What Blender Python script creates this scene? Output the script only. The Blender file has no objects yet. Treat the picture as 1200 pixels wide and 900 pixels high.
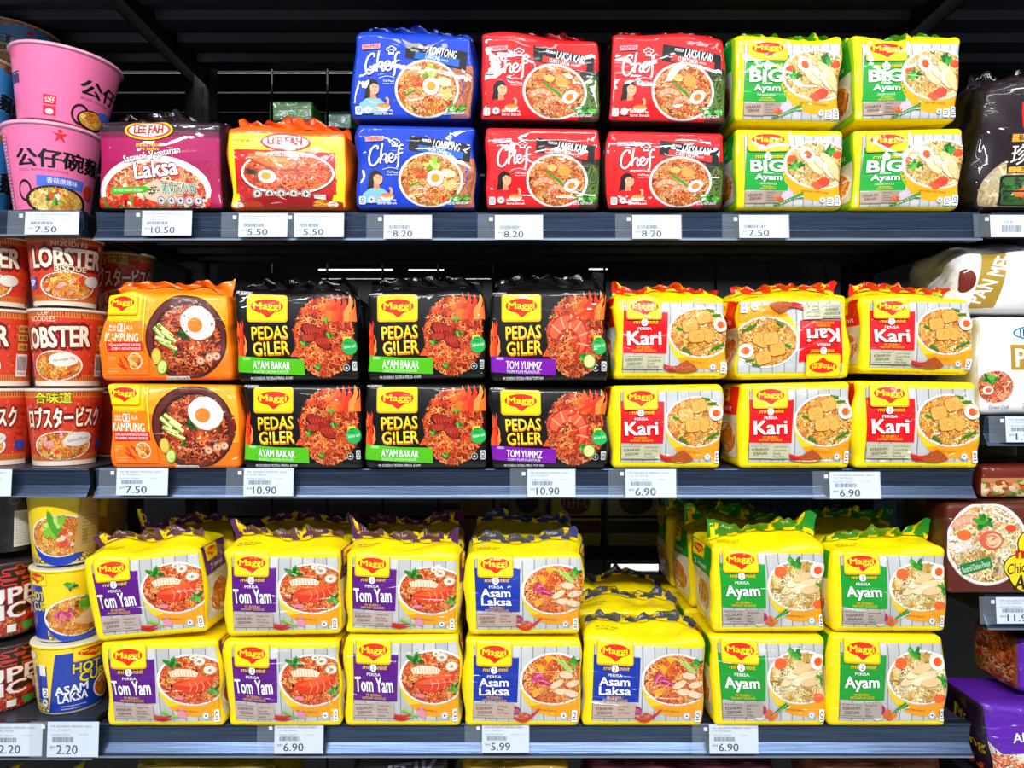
import bpy, math, random
import numpy as np
from mathutils import Vector, Matrix
from mathutils.geometry import tessellate_polygon

S = bpy.context.scene
COL = S.collection
PI = math.pi
D = 0.87                                   # camera distance to the front plane of the shelves (1 photo pixel = 1 mm there)

# ------------------------------------------------------------------ camera, world, lights, exposure
cam_d = bpy.data.cameras.new('camera'); cam_d.sensor_width = 36.0; cam_d.lens = 36.0 * 870 / 1200
cam_d.clip_start = 0.02; cam_d.clip_end = 50
cam = bpy.data.objects.new('camera', cam_d); COL.objects.link(cam)
cam.location = (0, -D, 0); cam.rotation_euler = (PI / 2, 0, 0)
S.camera = cam
S.view_settings.view_transform = 'Standard'; S.view_settings.look = 'None'
S.view_settings.exposure = 0.0; S.view_settings.gamma = 1.0; S.view_settings.use_curve_mapping = False
w = bpy.data.worlds.new('shop_ambient'); S.world = w; w.use_nodes = True
w.node_tree.nodes['Background'].inputs[0].default_value = (0.86, 0.93, 1.0, 1)
w.node_tree.nodes['Background'].inputs[1].default_value = 0.17

def area(name, loc, rot, sx, sy, power, col=(1, 1, 1)):
    l = bpy.data.lights.new(name, 'AREA'); l.shape = 'RECTANGLE'; l.size = sx; l.size_y = sy; l.energy = power; l.color = col
    o = bpy.data.objects.new(name, l); COL.objects.link(o); o.location = loc; o.rotation_euler = rot
    return o
# ceiling tubes of the aisle, running along the shelf, and one row in the next aisle
area('ceiling_tube_light', (0.0, -1.05, 1.40), (math.radians(34), 0, 0), 3.2, 0.06, 13, (1, 0.99, 0.97))
area('ceiling_tube_light', (0.0, -1.9, 1.30), (math.radians(56), 0, 0), 3.2, 0.09, 88, (0.95, 0.98, 1))
area('ceiling_tube_light', (0.0, 1.6, 1.35), (0, 0, 0), 3.0, 0.15, 170)

# ------------------------------------------------------------------ helpers
def lin(c):
    if isinstance(c, str):
        c = c.lstrip('#'); c = [int(c[i:i + 2], 16) / 255 for i in (0, 2, 4)]
    return np.array([(x / 12.92 if x <= 0.04045 else ((x + 0.055) / 1.055) ** 2.4) for x in c[:3]]) ** 1.14

def P(px, py, y=0.0):
    """the point at depth y that the photograph shows at a pixel (used once, to measure real positions)"""
    k = (D + y) / D * 0.001
    return ((px - 600) * k, y, (450 - py) * k)

def nt(m):
    m.use_nodes = True
    return m.node_tree, m.node_tree.nodes['Principled BSDF']

def film_mat(name, rough=0.35, coat=0.6, coat_rough=0.12, crinkle=0.35, scale=55.0, base=None, streak=0.0, metallic=0.0, spec=0.5):
    """printed packaging film: colour from the print, fine creases from noise"""
    m = bpy.data.materials.new(name); t, b = nt(m); N = t.nodes; L = t.links
    if base is None:
        a = N.new('ShaderNodeAttribute'); a.attribute_name = 'Col'; L.new(a.outputs['Color'], b.inputs['Base Color'])
    else:
        b.inputs['Base Color'].default_value = (*lin(base), 1)
    b.inputs['Roughness'].default_value = rough; b.inputs['Metallic'].default_value = metallic
    b.inputs['Specular IOR Level'].default_value = spec
    b.inputs['Coat Weight'].default_value = coat; b.inputs['Coat Roughness'].default_value = coat_rough
    g = N.new('ShaderNodeNewGeometry')
    v = N.new('ShaderNodeTexVoronoi'); v.feature = 'DISTANCE_TO_EDGE'; v.inputs['Scale'].default_value = scale * 0.55
    n1 = N.new('ShaderNodeTexNoise'); n1.inputs['Scale'].default_value = scale * 0.5; n1.inputs['Detail'].default_value = 3
    n1.inputs['Distortion'].default_value = 1.2
    mix = N.new('ShaderNodeMixRGB'); mix.blend_type = 'ADD'; mix.inputs[0].default_value = 0.25
    L.new(g.outputs['Position'], n1.inputs['Vector'])
    L.new(g.outputs['Position'], mix.inputs[1]); L.new(n1.outputs['Color'], mix.inputs[2])
    mp = N.new('ShaderNodeMixRGB'); mp.blend_type = 'ADD'; mp.inputs[0].default_value = 0.03
    L.new(g.outputs['Position'], mp.inputs[1]); L.new(n1.outputs['Color'], mp.inputs[2]); L.new(mp.outputs[0], v.inputs['Vector'])
    mr = N.new('ShaderNodeMapRange'); mr.inputs[1].default_value = 0; mr.inputs[2].default_value = 0.16
    L.new(v.outputs['Distance'], mr.inputs[0])
    ad = N.new('ShaderNodeMath'); ad.operation = 'MULTIPLY_ADD'; ad.inputs[1].default_value = 0.3
    nw = N.new('ShaderNodeMath'); nw.operation = 'MULTIPLY'; nw.inputs[1].default_value = 0.45; L.new(n1.outputs['Fac'], nw.inputs[0])
    L.new(mr.outputs[0], ad.inputs[0]); L.new(nw.outputs[0], ad.inputs[2])
    bp = N.new('ShaderNodeBump'); bp.inputs['Strength'].default_value = crinkle; bp.inputs['Distance'].default_value = 0.004
    H = ad
    if streak:                                 # long diagonal tension folds
        mpp = N.new('ShaderNodeMapping'); mpp.inputs['Rotation'].default_value = (0, math.radians(38), 0); mpp.inputs['Scale'].default_value = (5, 6, 34)
        nn = N.new('ShaderNodeTexNoise'); nn.inputs['Scale'].default_value = 1.0; nn.inputs['Detail'].default_value = 1; nn.inputs['Distortion'].default_value = 0.6
        L.new(g.outputs['Position'], mpp.inputs[0]); L.new(mpp.outputs[0], nn.inputs['Vector'])
        sb = N.new('ShaderNodeMath'); sb.operation = 'SUBTRACT'; sb.inputs[1].default_value = 0.5; L.new(nn.outputs['Fac'], sb.inputs[0])
        ab = N.new('ShaderNodeMath'); ab.operation = 'ABSOLUTE'; L.new(sb.outputs[0], ab.inputs[0])
        mr2 = N.new('ShaderNodeMapRange'); mr2.inputs[1].default_value = 0; mr2.inputs[2].default_value = 0.022; mr2.inputs[3].default_value = streak; mr2.inputs[4].default_value = 0
        L.new(ab.outputs[0], mr2.inputs[0])
        H = N.new('ShaderNodeMath'); H.operation = 'ADD'; L.new(ad.outputs[0], H.inputs[0]); L.new(mr2.outputs[0], H.inputs[1])
    L.new(H.outputs[0], bp.inputs['Height'])
    L.new(bp.outputs[0], b.inputs['Coat Normal'])
    bp2 = N.new('ShaderNodeBump'); bp2.inputs['Strength'].default_value = crinkle * 0.35; bp2.inputs['Distance'].default_value = 0.003
    L.new(ad.outputs[0], bp2.inputs['Height']); L.new(bp2.outputs[0], b.inputs['Normal'])
    return m

def simple_mat(name, col, rough=0.5, metallic=0.0, noise=0.0, scale=20.0, coat=0.0, stretch=(1, 1, 1), alpha=1.0, bump=0.0, trans=0.0):
    m = bpy.data.materials.new(name); t, b = nt(m); N = t.nodes; L = t.links
    c = lin(col)
    tc = N.new('ShaderNodeNewGeometry'); mp = N.new('ShaderNodeMapping'); mp.inputs['Scale'].default_value = stretch
    n = N.new('ShaderNodeTexNoise'); n.inputs['Scale'].default_value = scale; n.inputs['Detail'].default_value = 5
    L.new(tc.outputs['Position'], mp.inputs[0]); L.new(mp.outputs[0], n.inputs['Vector'])
    r = N.new('ShaderNodeMapRange'); r.inputs[1].default_value = 0.3; r.inputs[2].default_value = 0.7
    r.inputs[3].default_value = 1 - noise; r.inputs[4].default_value = 1 + noise
    L.new(n.outputs['Fac'], r.inputs[0])
    mx = N.new('ShaderNodeVectorMath'); mx.operation = 'SCALE'; mx.inputs[0].default_value = tuple(c)
    L.new(r.outputs[0], mx.inputs['Scale']); L.new(mx.outputs[0], b.inputs['Base Color'])
    b.inputs['Roughness'].default_value = rough; b.inputs['Metallic'].default_value = metallic
    b.inputs['Coat Weight'].default_value = coat; b.inputs['Coat Roughness'].default_value = 0.1
    b.inputs['Alpha'].default_value = alpha; b.inputs['Transmission Weight'].default_value = trans
    if bump:
        bp = N.new('ShaderNodeBump'); bp.inputs['Strength'].default_value = bump; bp.inputs['Distance'].default_value = 0.001
        L.new(n.outputs['Fac'], bp.inputs['Height']); L.new(bp.outputs[0], b.inputs['Normal'])
    return m

M_FILM = film_mat('printed_film', rough=0.42, coat=0.45, crinkle=0.45, streak=0.8, spec=0.35)
M_GLOSS = film_mat('glossy_overwrap_film', rough=0.5, coat=0.62, coat_rough=0.03, crinkle=0.18, scale=34, streak=2.8, spec=0.22)
M_CUP = film_mat('printed_paper_cup', rough=0.45, coat=0.3, coat_rough=0.2, crinkle=0.05)
M_CUPWRAP = film_mat('shrink_wrapped_cup', rough=0.35, coat=0.8, coat_rough=0.06, crinkle=0.22, scale=30)
M_CARD = film_mat('printed_card', rough=0.55, coat=0.15, crinkle=0.02)

def link(name, me, parent=None, mat=None):
    o = bpy.data.objects.new(name, me); COL.objects.link(o)
    if parent is not None: o.parent = parent
    if mat is not None: me.materials.append(mat)
    return o

def mesh_np(name, V, T, C=None, N=None, mat=None, parent=None, smooth=True):
    V = np.asarray(V, dtype=np.float32).reshape(-1, 3); T = np.asarray(T, dtype=np.int32)
    k = T.shape[1]
    if parent is not None: V = V - np.array(parent.location, dtype=np.float32)
    me = bpy.data.meshes.new(name)
    me.vertices.add(len(V)); me.vertices.foreach_set('co', V.ravel())
    me.loops.add(T.size); me.loops.foreach_set('vertex_index', T.ravel())
    me.polygons.add(len(T)); me.polygons.foreach_set('loop_start', np.arange(0, T.size, k, dtype=np.int32))
    me.polygons.foreach_set('loop_total', np.full(len(T), k, dtype=np.int32))
    me.update(calc_edges=True)
    if smooth: me.polygons.foreach_set('use_smooth', np.ones(len(T), dtype=bool))
    if C is not None:
        C = np.asarray(C, dtype=np.float32)
        a = me.color_attributes.new('Col', 'FLOAT_COLOR', 'POINT')
        cc = np.ones((len(V), 4), dtype=np.float32); cc[:, :3] = C; a.data.foreach_set('color', cc.ravel())
    if N is not None:
        me.normals_split_custom_set_from_vertices(N.tolist())
    return link(name, me, parent, mat)

def thing(name, label, cat, loc, group=None):
    o = bpy.data.objects.new(name, None); COL.objects.link(o); o.location = loc; o.empty_display_size = 0.02
    o['label'] = label; o['category'] = cat
    if group: o['group'] = group
    return o

class MB:
    def __init__(s): s.V = []; s.F = []
    def box(s, x0, x1, y0, y1, z0, z1):
        b = len(s.V)
        s.V += [(x, y, z) for z in (z0, z1) for y in (y0, y1) for x in (x0, x1)]
        s.F += [tuple(b + i for i in f) for f in ((0, 2, 3, 1), (4, 5, 7, 6), (0, 1, 5, 4), (2, 6, 7, 3), (0, 4, 6, 2), (1, 3, 7, 5))]
    def extrude_x(s, prof, x0, x1, slant=0.0):
        """closed profile of (y, z); slant shortens the lower edge"""
        b = len(s.V); n = len(prof); zt = max(p[1] for p in prof)
        for x, sg in ((x0, 1), (x1, -1)):
            s.V += [(x + 0 * sg, y, z) for y, z in prof]
        s.F += [(b + i, b + (i + 1) % n, b + n + (i + 1) % n, b + n + i) for i in range(n)]
        s.F += [tuple(b + i for i in range(n))[::-1], tuple(b + n + i for i in range(n))]
    def tube(s, a, c, r, n=8):
        a = Vector(a); c = Vector(c); d = (c - a).normalized(); u = d.orthogonal().normalized(); v = d.cross(u); b = len(s.V)
        for p in (a, c):
            s.V += [tuple(p + (u * math.cos(2 * PI * i / n) + v * math.sin(2 * PI * i / n)) * r) for i in range(n)]
        s.F += [(b + i, b + (i + 1) % n, b + n + (i + 1) % n, b + n + i) for i in range(n)]
        s.F += [tuple(b + i for i in range(n))[::-1], tuple(b + n + i for i in range(n))]
    def build(s, name, mat, parent=None, bevel=0.0):
        me = bpy.data.meshes.new(name); L = parent.location if parent is not None else (0, 0, 0)
        me.from_pydata([(x - L[0], y - L[1], z - L[2]) for x, y, z in s.V], [], s.F); me.update()
        o = link(name, me, parent, mat)
        if bevel:
            m = o.modifiers.new('bevel', 'BEVEL'); m.width = bevel; m.segments = 2; m.limit_method = 'ANGLE'
        return o

def structure(name, mb, mat, bevel=0.0):
    o = mb.build(name, mat, None, bevel); o['kind'] = 'structure'; return o

# ------------------------------------------------------------------ flat print drawn as coloured shapes
_TXT = {}
def glyphs(s, off):
    k = (s, off)
    if k not in _TXT:
        c = bpy.data.curves.new('lettering', 'FONT'); c.body = s; c.resolution_u = 2; c.offset = off
        o = bpy.data.objects.new('lettering', c); m = o.to_mesh(); m.calc_loop_triangles()
        V = np.empty(len(m.vertices) * 3, dtype=np.float32); m.vertices.foreach_get('co', V); V = V.reshape(-1, 3)[:, :2].copy()
        T = np.empty(len(m.loop_triangles) * 3, dtype=np.int32); m.loop_triangles.foreach_get('vertices', T); T = T.reshape(-1, 3).copy()
        o.to_mesh_clear(); bpy.data.objects.remove(o); bpy.data.curves.remove(c)
        V -= V.min(0); _TXT[k] = (V, T)
    return _TXT[k]

def bisect(V, T, thr):
    """split triangles along their longest edge until every edge is short"""
    tri = V[T]; out = []
    for _ in range(14):
        e = np.stack([np.linalg.norm(tri[:, 1, :2] - tri[:, 0, :2], axis=1), np.linalg.norm(tri[:, 2, :2] - tri[:, 1, :2], axis=1),
                      np.linalg.norm(tri[:, 0, :2] - tri[:, 2, :2], axis=1)], 1)
        big = e.max(1) > thr
        out.append(tri[~big]); tri = tri[big]
        if not len(tri): break
        k = e[big].argmax(1); i = np.arange(len(tri))
        a = tri[i, k]; b = tri[i, (k + 1) % 3]; c = tri[i, (k + 2) % 3]; m = (a + b) / 2
        tri = np.concatenate([np.stack([a, m, c], 1), np.stack([m, b, c], 1)])
    if len(tri): out.append(tri)
    tri = np.concatenate(out)
    return tri.reshape(-1, V.shape[1]), np.arange(len(tri) * 3).reshape(-1, 3)

class Art:
    def __init__(s, x0, y0, x1, y1, seed=1, fine=18):
        s.f = (x0, y0, x1, y1); s.V = []; s.T = []; s.C = []; s.n = 0; s.L = 1.0
        s.thr = max(x1 - x0, y1 - y0) / fine; s.r = np.random.RandomState(seed); s.M = None; s.rounded = seed < 70 or seed > 99
    def up(s, k=1): s.L += k; return s
    def add(s, V, T, col, lift=None, jit=0.0):
        V = np.asarray(V, dtype=np.float64); T = np.asarray(T)
        if not len(T): return
        L = np.full((len(V), 1), s.L) if lift is None else np.asarray(lift).reshape(-1, 1)
        V = np.concatenate([V[:, :2], L], 1)
        if s.M is not None:                        # affine placement (scale x, scale y, move x, move y)
            V[:, 0] = V[:, 0] * s.M[0] + s.M[2]; V[:, 1] = V[:, 1] * s.M[1] + s.M[3]
        c = np.asarray(col if not isinstance(col, str) else lin(col), dtype=np.float64)
        if c.ndim == 1: c = np.tile(c, (len(V), 1))
        V = np.concatenate([V, c], 1)
        tri = V[T][:, :, :2]; e = max(np.abs(tri[:, 1] - tri[:, 0]).max(), np.abs(tri[:, 2] - tri[:, 1]).max(), np.abs(tri[:, 2] - tri[:, 0]).max())
        if e > s.thr: V, T = bisect(V, T, s.thr)
        s.V.append(V[:, :3]); s.C.append(V[:, 3:]); s.T.append(T + s.n); s.n += len(V)
    def poly(s, pts, col, lift=None):
        t = tessellate_polygon([[Vector((x, y, 0)) for x, y in pts]])
        s.add(pts, t, col, None if lift is None else np.full(len(pts), lift)); return s
    def rect(s, x0, y0, x1, y1, col): return s.poly([(x0, y0), (x1, y0), (x1, y1), (x0, y1)], col)
    def rrect(s, x0, y0, x1, y1, r, col):
        pts = []
        for cx, cy, a in ((x1 - r, y0 + r, -90), (x1 - r, y1 - r, 0), (x0 + r, y1 - r, 90), (x0 + r, y0 + r, 180)):
            pts += [(cx + r * math.cos(math.radians(a + t)), cy + r * math.sin(math.radians(a + t))) for t in (0, 30, 60, 90)]
        return s.poly(pts, col)
    def ell(s, cx, cy, rx, ry, col, rot=0, n=None, lift=None, wob=0.0, a0=0, a1=360):
        n = n or (10 if max(rx, ry) < s.thr * 0.5 else 28)
        t = np.radians(np.linspace(a0, a1, n, endpoint=(a1 - a0 < 360)))
        k = 1 + wob * s.r.uniform(-1, 1, len(t))
        x = rx * np.cos(t) * k; y = ry * np.sin(t) * k; c, q = math.cos(math.radians(rot)), math.sin(math.radians(rot))
        V = np.stack([np.append(x * c - y * q, 0) + cx, np.append(x * q + y * c, 0) + cy], 1); m = len(t)
        T = [(i, (i + 1) % m, m) for i in range(m if a1 - a0 >= 360 else m - 1)]
        s.add(V, T, col, None if lift is None else np.full(len(V), lift)); return s
    def ring(s, cx, cy, rx, ry, wd, col, a0=0, a1=360, n=36):
        t = np.radians(np.linspace(a0, a1, n)); V = np.concatenate([np.stack([cx + (rx - wd) * np.cos(t), cy + (ry - wd) * np.sin(t)], 1), np.stack([cx + rx * np.cos(t), cy + ry * np.sin(t)], 1)])
        s.add(V, [q for i in range(n - 1) for q in ((i, i + 1, n + i), (i + 1, n + i + 1, n + i))], col); return s
    def stroke(s, pts, wd, col, taper=False, lift=None, smooth=True):
        p = np.array(pts, dtype=float)
        if smooth and len(p) > 2:                  # Catmull-Rom
            q = np.concatenate([[2 * p[0] - p[1]], p, [2 * p[-1] - p[-2]]]); o = []
            for i in range(1, len(q) - 2):
                for t in np.linspace(0, 1, 5, endpoint=False):
                    o.append(0.5 * ((2 * q[i]) + (-q[i - 1] + q[i + 1]) * t + (2 * q[i - 1] - 5 * q[i] + 4 * q[i + 1] - q[i + 2]) * t * t + (-q[i - 1] + 3 * q[i] - 3 * q[i + 1] + q[i + 2]) * t ** 3))
            p = np.array(o + [p[-1]])
        d = np.gradient(p, axis=0); d /= np.linalg.norm(d, axis=1)[:, None] + 1e-9; nrm = np.stack([-d[:, 1], d[:, 0]], 1)
        m = len(p); ww = np.full(m, wd / 2.0)
        if taper: ww = ww * (1 - np.abs(np.linspace(-0.6, 1, m)) ** 2 * 0.92)
        V = np.concatenate([p + nrm * ww[:, None], p - nrm * ww[:, None]])
        s.add(V, [q for i in range(m - 1) for q in ((i, i + 1, m + i), (i + 1, m + i + 1, m + i))], col, None if lift is None else np.full(len(V), lift)); return s
    def text(s, txt, x0, y0, x1, y1, col, off=0.02, rot=0, shear=0, out=None, outw=0.05, spacing=True):
        """letters fitted into the box x0..x1, y0..y1 (y runs down)"""
        V, T = glyphs(txt, 0.0); wv, hv = V.max(0); sx = (x1 - x0) / wv; sy = (y1 - y0) / hv; a = math.radians(rot); cx, cy = (x0 + x1) / 2, (y0 + y1) / 2
        def put(o, c, dirs):
            for dx, dy in dirs:
                x = (V[:, 0] - wv / 2 + dx * o) * sx; y = -(V[:, 1] - hv / 2 + dy * o) * sy; x = x - shear * y
                s.add(np.stack([x * math.cos(a) - y * math.sin(a) + cx, x * math.sin(a) + y * math.cos(a) + cy], 1), T, c)
        B4 = ((-.9, -.5), (.9, -.5), (-.9, .5), (.9, .5)); B8 = tuple((math.cos(q * PI / 4), math.sin(q * PI / 4)) for q in range(8))
        if out is not None:
            put(outw * 0.6, out, B8); s.up(0.6)
        if off < 0.025: put(0, col, ((0, 0),))
        elif off <= 0.045: put(off * 0.45, col, ((-1, 0), (1, 0)))
        else: put(off * 0.5, col, B4)
        return s
    def squig(s, cx, cy, rx, ry, n, wd, ln, cols, amp=1.0, hole=None, box=None, levels=1.0):
        """curly noodles inside an ellipse"""
        r = s.r; K = 11
        a = r.uniform(0, 2 * PI, n); q = np.sqrt(r.uniform(0, 1, n)) * 1.02
        px = cx + rx * q * np.cos(a); py = cy + ry * q * np.sin(a)
        th = r.uniform(0, PI, n); t = np.linspace(-0.5, 0.5, K)
        l = ln * r.uniform(0.6, 1.3, n); am = wd * 1.9 * amp * r.uniform(0.6, 1.3, n); fr = r.uniform(1.2, 2.2, n) * 2 * PI; ph = r.uniform(0, 6, n)
        cu = r.uniform(-0.5, 0.5, n)
        u = t[None] * l[:, None]; v = am[:, None] * np.sin(fr[:, None] * t[None] + ph[:, None]) + cu[:, None] * l[:, None] * t[None] ** 2 * 2
        u = u + am[:, None] * 0.7 * np.cos(fr[:, None] * t[None] * 2 + ph[:, None])
        x = px[:, None] + u * np.cos(th)[:, None] - v * np.sin(th)[:, None]; y = py[:, None] + u * np.sin(th)[:, None] + v * np.cos(th)[:, None]
        dx = np.gradient(x, axis=1); dy = np.gradient(y, axis=1); dn = np.hypot(dx, dy) + 1e-9; nx, ny = -dy / dn, dx / dn
        hw = wd / 2
        V = np.stack([np.stack([x + nx * hw, y + ny * hw], -1), np.stack([x - nx * hw, y - ny * hw], -1)], 2).reshape(-1, 2)
        lift = np.repeat(s.L + r.uniform(0, 0.9 * levels, n), K * 2)
        pal = np.array([lin(c) for c in cols]); c = pal[r.randint(0, len(pal), n)] * r.uniform(0.55, 1.25, (n, 1)); c = np.repeat(np.clip(c, 0, 1), K * 2, 0)
        base = (np.arange(n) * K * 2)[:, None] + (np.arange(K - 1) * 2)[None]
        T = np.stack([np.stack([base, base + 1, base + 2], -1), np.stack([base + 1, base + 3, base + 2], -1)], 2).reshape(-1, 3)
        mid = V[T].mean(1); ok = ((mid[:, 0] - cx) / rx) ** 2 + ((mid[:, 1] - cy) / ry) ** 2 < 1
        T = T[ok]
        used, inv = np.unique(T, return_inverse=True)
        s.add(V[used], inv.reshape(-1, 3), c[used], lift[used]); s.L += levels; return s
    def dots(s, cx, cy, rx, ry, n, sz, cols, ecc=0.6):
        for _ in range(n):
            a = s.r.uniform(0, 2 * PI); q = math.sqrt(s.r.uniform())
            k = sz * s.r.uniform(0.6, 1.4)
            s.ell(cx + rx * q * math.cos(a), cy + ry * q * math.sin(a), k, k * ecc, cols[s.r.randint(len(cols))], rot=s.r.uniform(0, 180), n=7, lift=s.L + s.r.uniform(0, 0.8), wob=0.15)
        s.L += 0.9; return s
    def get(s):
        if hasattr(s, 'done'): return s.done
        V = np.concatenate(s.V); C = np.concatenate(s.C); T = np.concatenate(s.T)
        x0, y0, x1, y1 = s.f
        if s.rounded:                              # finer pieces where the face turns round its edges
            W = np.concatenate([V, C], 1); q = (np.minimum(V[:, 0] - x0, x1 - V[:, 0]) / (x1 - x0) < 0.045) | (np.minimum(V[:, 1] - y0, y1 - V[:, 1]) / (y1 - y0) < 0.065)
            e = q[T].any(1); W2, T2 = bisect(W, T[e], s.thr * 0.4)
            V = np.concatenate([W[:, :3], W2[:, :3]]); C = np.concatenate([W[:, 3:], W2[:, 3:]]); T = np.concatenate([T[~e], T2 + len(W)])
            used, inv = np.unique(T, return_inverse=True); V = V[used]; C = C[used]; T = inv.reshape(-1, 3)
        a = np.clip((V[:, 0] - x0) / (x1 - x0), 0, 1) * 2 - 1; b = 1 - 2 * np.clip((V[:, 1] - y0) / (y1 - y0), 0, 1)
        # drop triangles squashed onto the edge of the face
        A = np.abs((a[T[:, 1]] - a[T[:, 0]]) * (b[T[:, 2]] - b[T[:, 0]]) - (a[T[:, 2]] - a[T[:, 0]]) * (b[T[:, 1]] - b[T[:, 0]]))
        T = T[A > 1e-9]
        # every triangle faces the viewer
        sg = ((a[T[:, 1]] - a[T[:, 0]]) * (b[T[:, 2]] - b[T[:, 0]]) - (a[T[:, 2]] - a[T[:, 0]]) * (b[T[:, 1]] - b[T[:, 0]])) < 0
        T[sg] = T[sg][:, ::-1]
        s.done = (a, b, V[:, 2], C, T); return s.done

STEP = 0.00011                              # thickness given to one layer of ink, metres
def pack_map(quad, yf, dep, r, bulge, crump, seed, yaw=0.0, flat_top=False, ytop=0.0, ridge=0.010):
    c = [np.array(P(x, y, yf))[[0, 2]] for x, y in quad]          # top-left, top-right, bottom-right, bottom-left
    hw = (np.linalg.norm(c[1] - c[0]) + np.linalg.norm(c[2] - c[3])) / 4
    hh = (np.linalg.norm(c[3] - c[0]) + np.linalg.norm(c[2] - c[1])) / 4
    hd = dep / 2; h = np.array([hw, hd, hh]); rr = np.random.RandomState(seed)
    K = []
    for _ in range(7):
        d = rr.normal(size=3) * np.array([1, 0.6, 0.8]); d /= np.linalg.norm(d)
        K.append((d * 2 * PI / rr.uniform(0.04, 0.11), rr.uniform(0, 6.28), rr.uniform(0.5, 1.0)))
    def raw(face, a, b, lift):
        o = np.ones_like(a)
        p = {'front': (a * hw, -hd * o, b * hh), 'back': (-a * hw, hd * o, b * hh), 'right': (hw * o, a * hd, b * hh),
             'left': (-hw * o, -a * hd, b * hh), 'top': (a * hw, b * hd, hh * o), 'bottom': (a * hw, -b * hd, -hh * o)}[face]
        p = np.stack(p, -1); inn = np.clip(p, -(h - r), h - r); d = p - inn; d /= np.linalg.norm(d, axis=-1, keepdims=True) + 1e-12
        q = inn + d * (r + np.asarray(lift)[..., None])
        x, y, z = (np.clip(q / h, -1, 1)).transpose(1, 0); f = lambda s: 1 - np.abs(s) ** 2.4
        q = q + np.stack([bulge * 0.35 * f(y) * f(z) * x, bulge * f(x) * f(z) * np.where(y > 0, 0.2, 1.0) * y, (0 if flat_top else ridge) * (1 - np.abs(x) ** 6) * (1 - np.abs(y) ** 1.3) * np.maximum(z, 0) ** 3], -1)
        n = sum(w_ * np.sin(q @ k + ph) for k, ph, w_ in K) / 2.2
        wz = np.clip((z + 1) * 3, 0, 1) * (np.clip((1 - z) * 3, 0, 1) if flat_top else 1)
        edge = 1 + 1.3 * np.clip(np.abs(x) * 6 - 5, 0, 1) + (0 if flat_top else 1.2) * np.clip(z * 6 - 5, 0, 1)
        n2 = sum(w_ * np.sin(q @ k * 3.1 + ph * 2) for k, ph, w_ in K[:5]) / 2
        q = q + d * (crump * n * wz * edge + crump * 0.45 * n2 * wz * np.clip(edge - 1, 0, 1) * (y > -0.93))[:, None]
        return q
    def f(face, a, b, lift=0.0):
        a = np.atleast_1d(np.asarray(a, dtype=float)); b = np.atleast_1d(np.asarray(b, dtype=float)); lift = np.broadcast_to(lift, a.shape)
        q = raw(face, a, b, lift); u = (q[:, 0] / hw + 1) / 2; v = (q[:, 2] / hh + 1) / 2
        XZ = (1 - v)[:, None] * ((1 - u)[:, None] * c[3] + u[:, None] * c[2]) + v[:, None] * ((1 - u)[:, None] * c[0] + u[:, None] * c[1])
        y = yf + hd + q[:, 1] + yaw * q[:, 0] + ytop * v
        return np.stack([XZ[:, 0], y, XZ[:, 1]], -1)
    f.c = c; f.hd = hd; f.hw = hw; f.hh = hh; f.yf = yf
    return f

def normals(f, a, b, lift):
    e = 0.012
    da = f(np.minimum(a + e, 1), b, lift) - f(np.maximum(a - e, -1), b, lift); db = f(a, np.minimum(b + e, 1), lift) - f(a, np.maximum(b - e, -1), lift)
    n = np.cross(da, db); return n / (np.linalg.norm(n, axis=1, keepdims=True) + 1e-12)

def printed(name, art, f, parent, mat, step=STEP):
    a, b, L, C, T = art.get(); lift = L * step
    V = f(a, b, lift); N = normals(f, a, b, lift)
    return mesh_np(name, V, T, C, N, mat, parent)

def grid(na, nb, dense=True):
    ta, tb = np.linspace(-1, 1, na), np.linspace(-1, 1, nb)
    if dense: ta, tb = np.sin(ta * PI / 2), np.sin(tb * PI / 2)
    A, B = np.meshgrid(ta, tb, indexing='ij'); i = np.arange(na * nb).reshape(na, nb)
    q = np.stack([i[:-1, :-1], i[1:, :-1], i[1:, 1:], i[:-1, 1:]], -1).reshape(-1, 4)
    return A.ravel(), B.ravel(), q

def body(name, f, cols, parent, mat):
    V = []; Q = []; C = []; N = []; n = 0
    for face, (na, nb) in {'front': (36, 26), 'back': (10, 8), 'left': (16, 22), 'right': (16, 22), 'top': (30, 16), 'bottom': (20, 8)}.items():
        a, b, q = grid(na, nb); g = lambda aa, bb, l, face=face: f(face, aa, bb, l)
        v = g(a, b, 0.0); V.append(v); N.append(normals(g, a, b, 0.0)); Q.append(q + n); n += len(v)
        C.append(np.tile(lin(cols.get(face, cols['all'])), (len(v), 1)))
    return mesh_np(name, np.concatenate(V), np.concatenate(Q), np.concatenate(C), np.concatenate(N), mat, parent)

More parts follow.
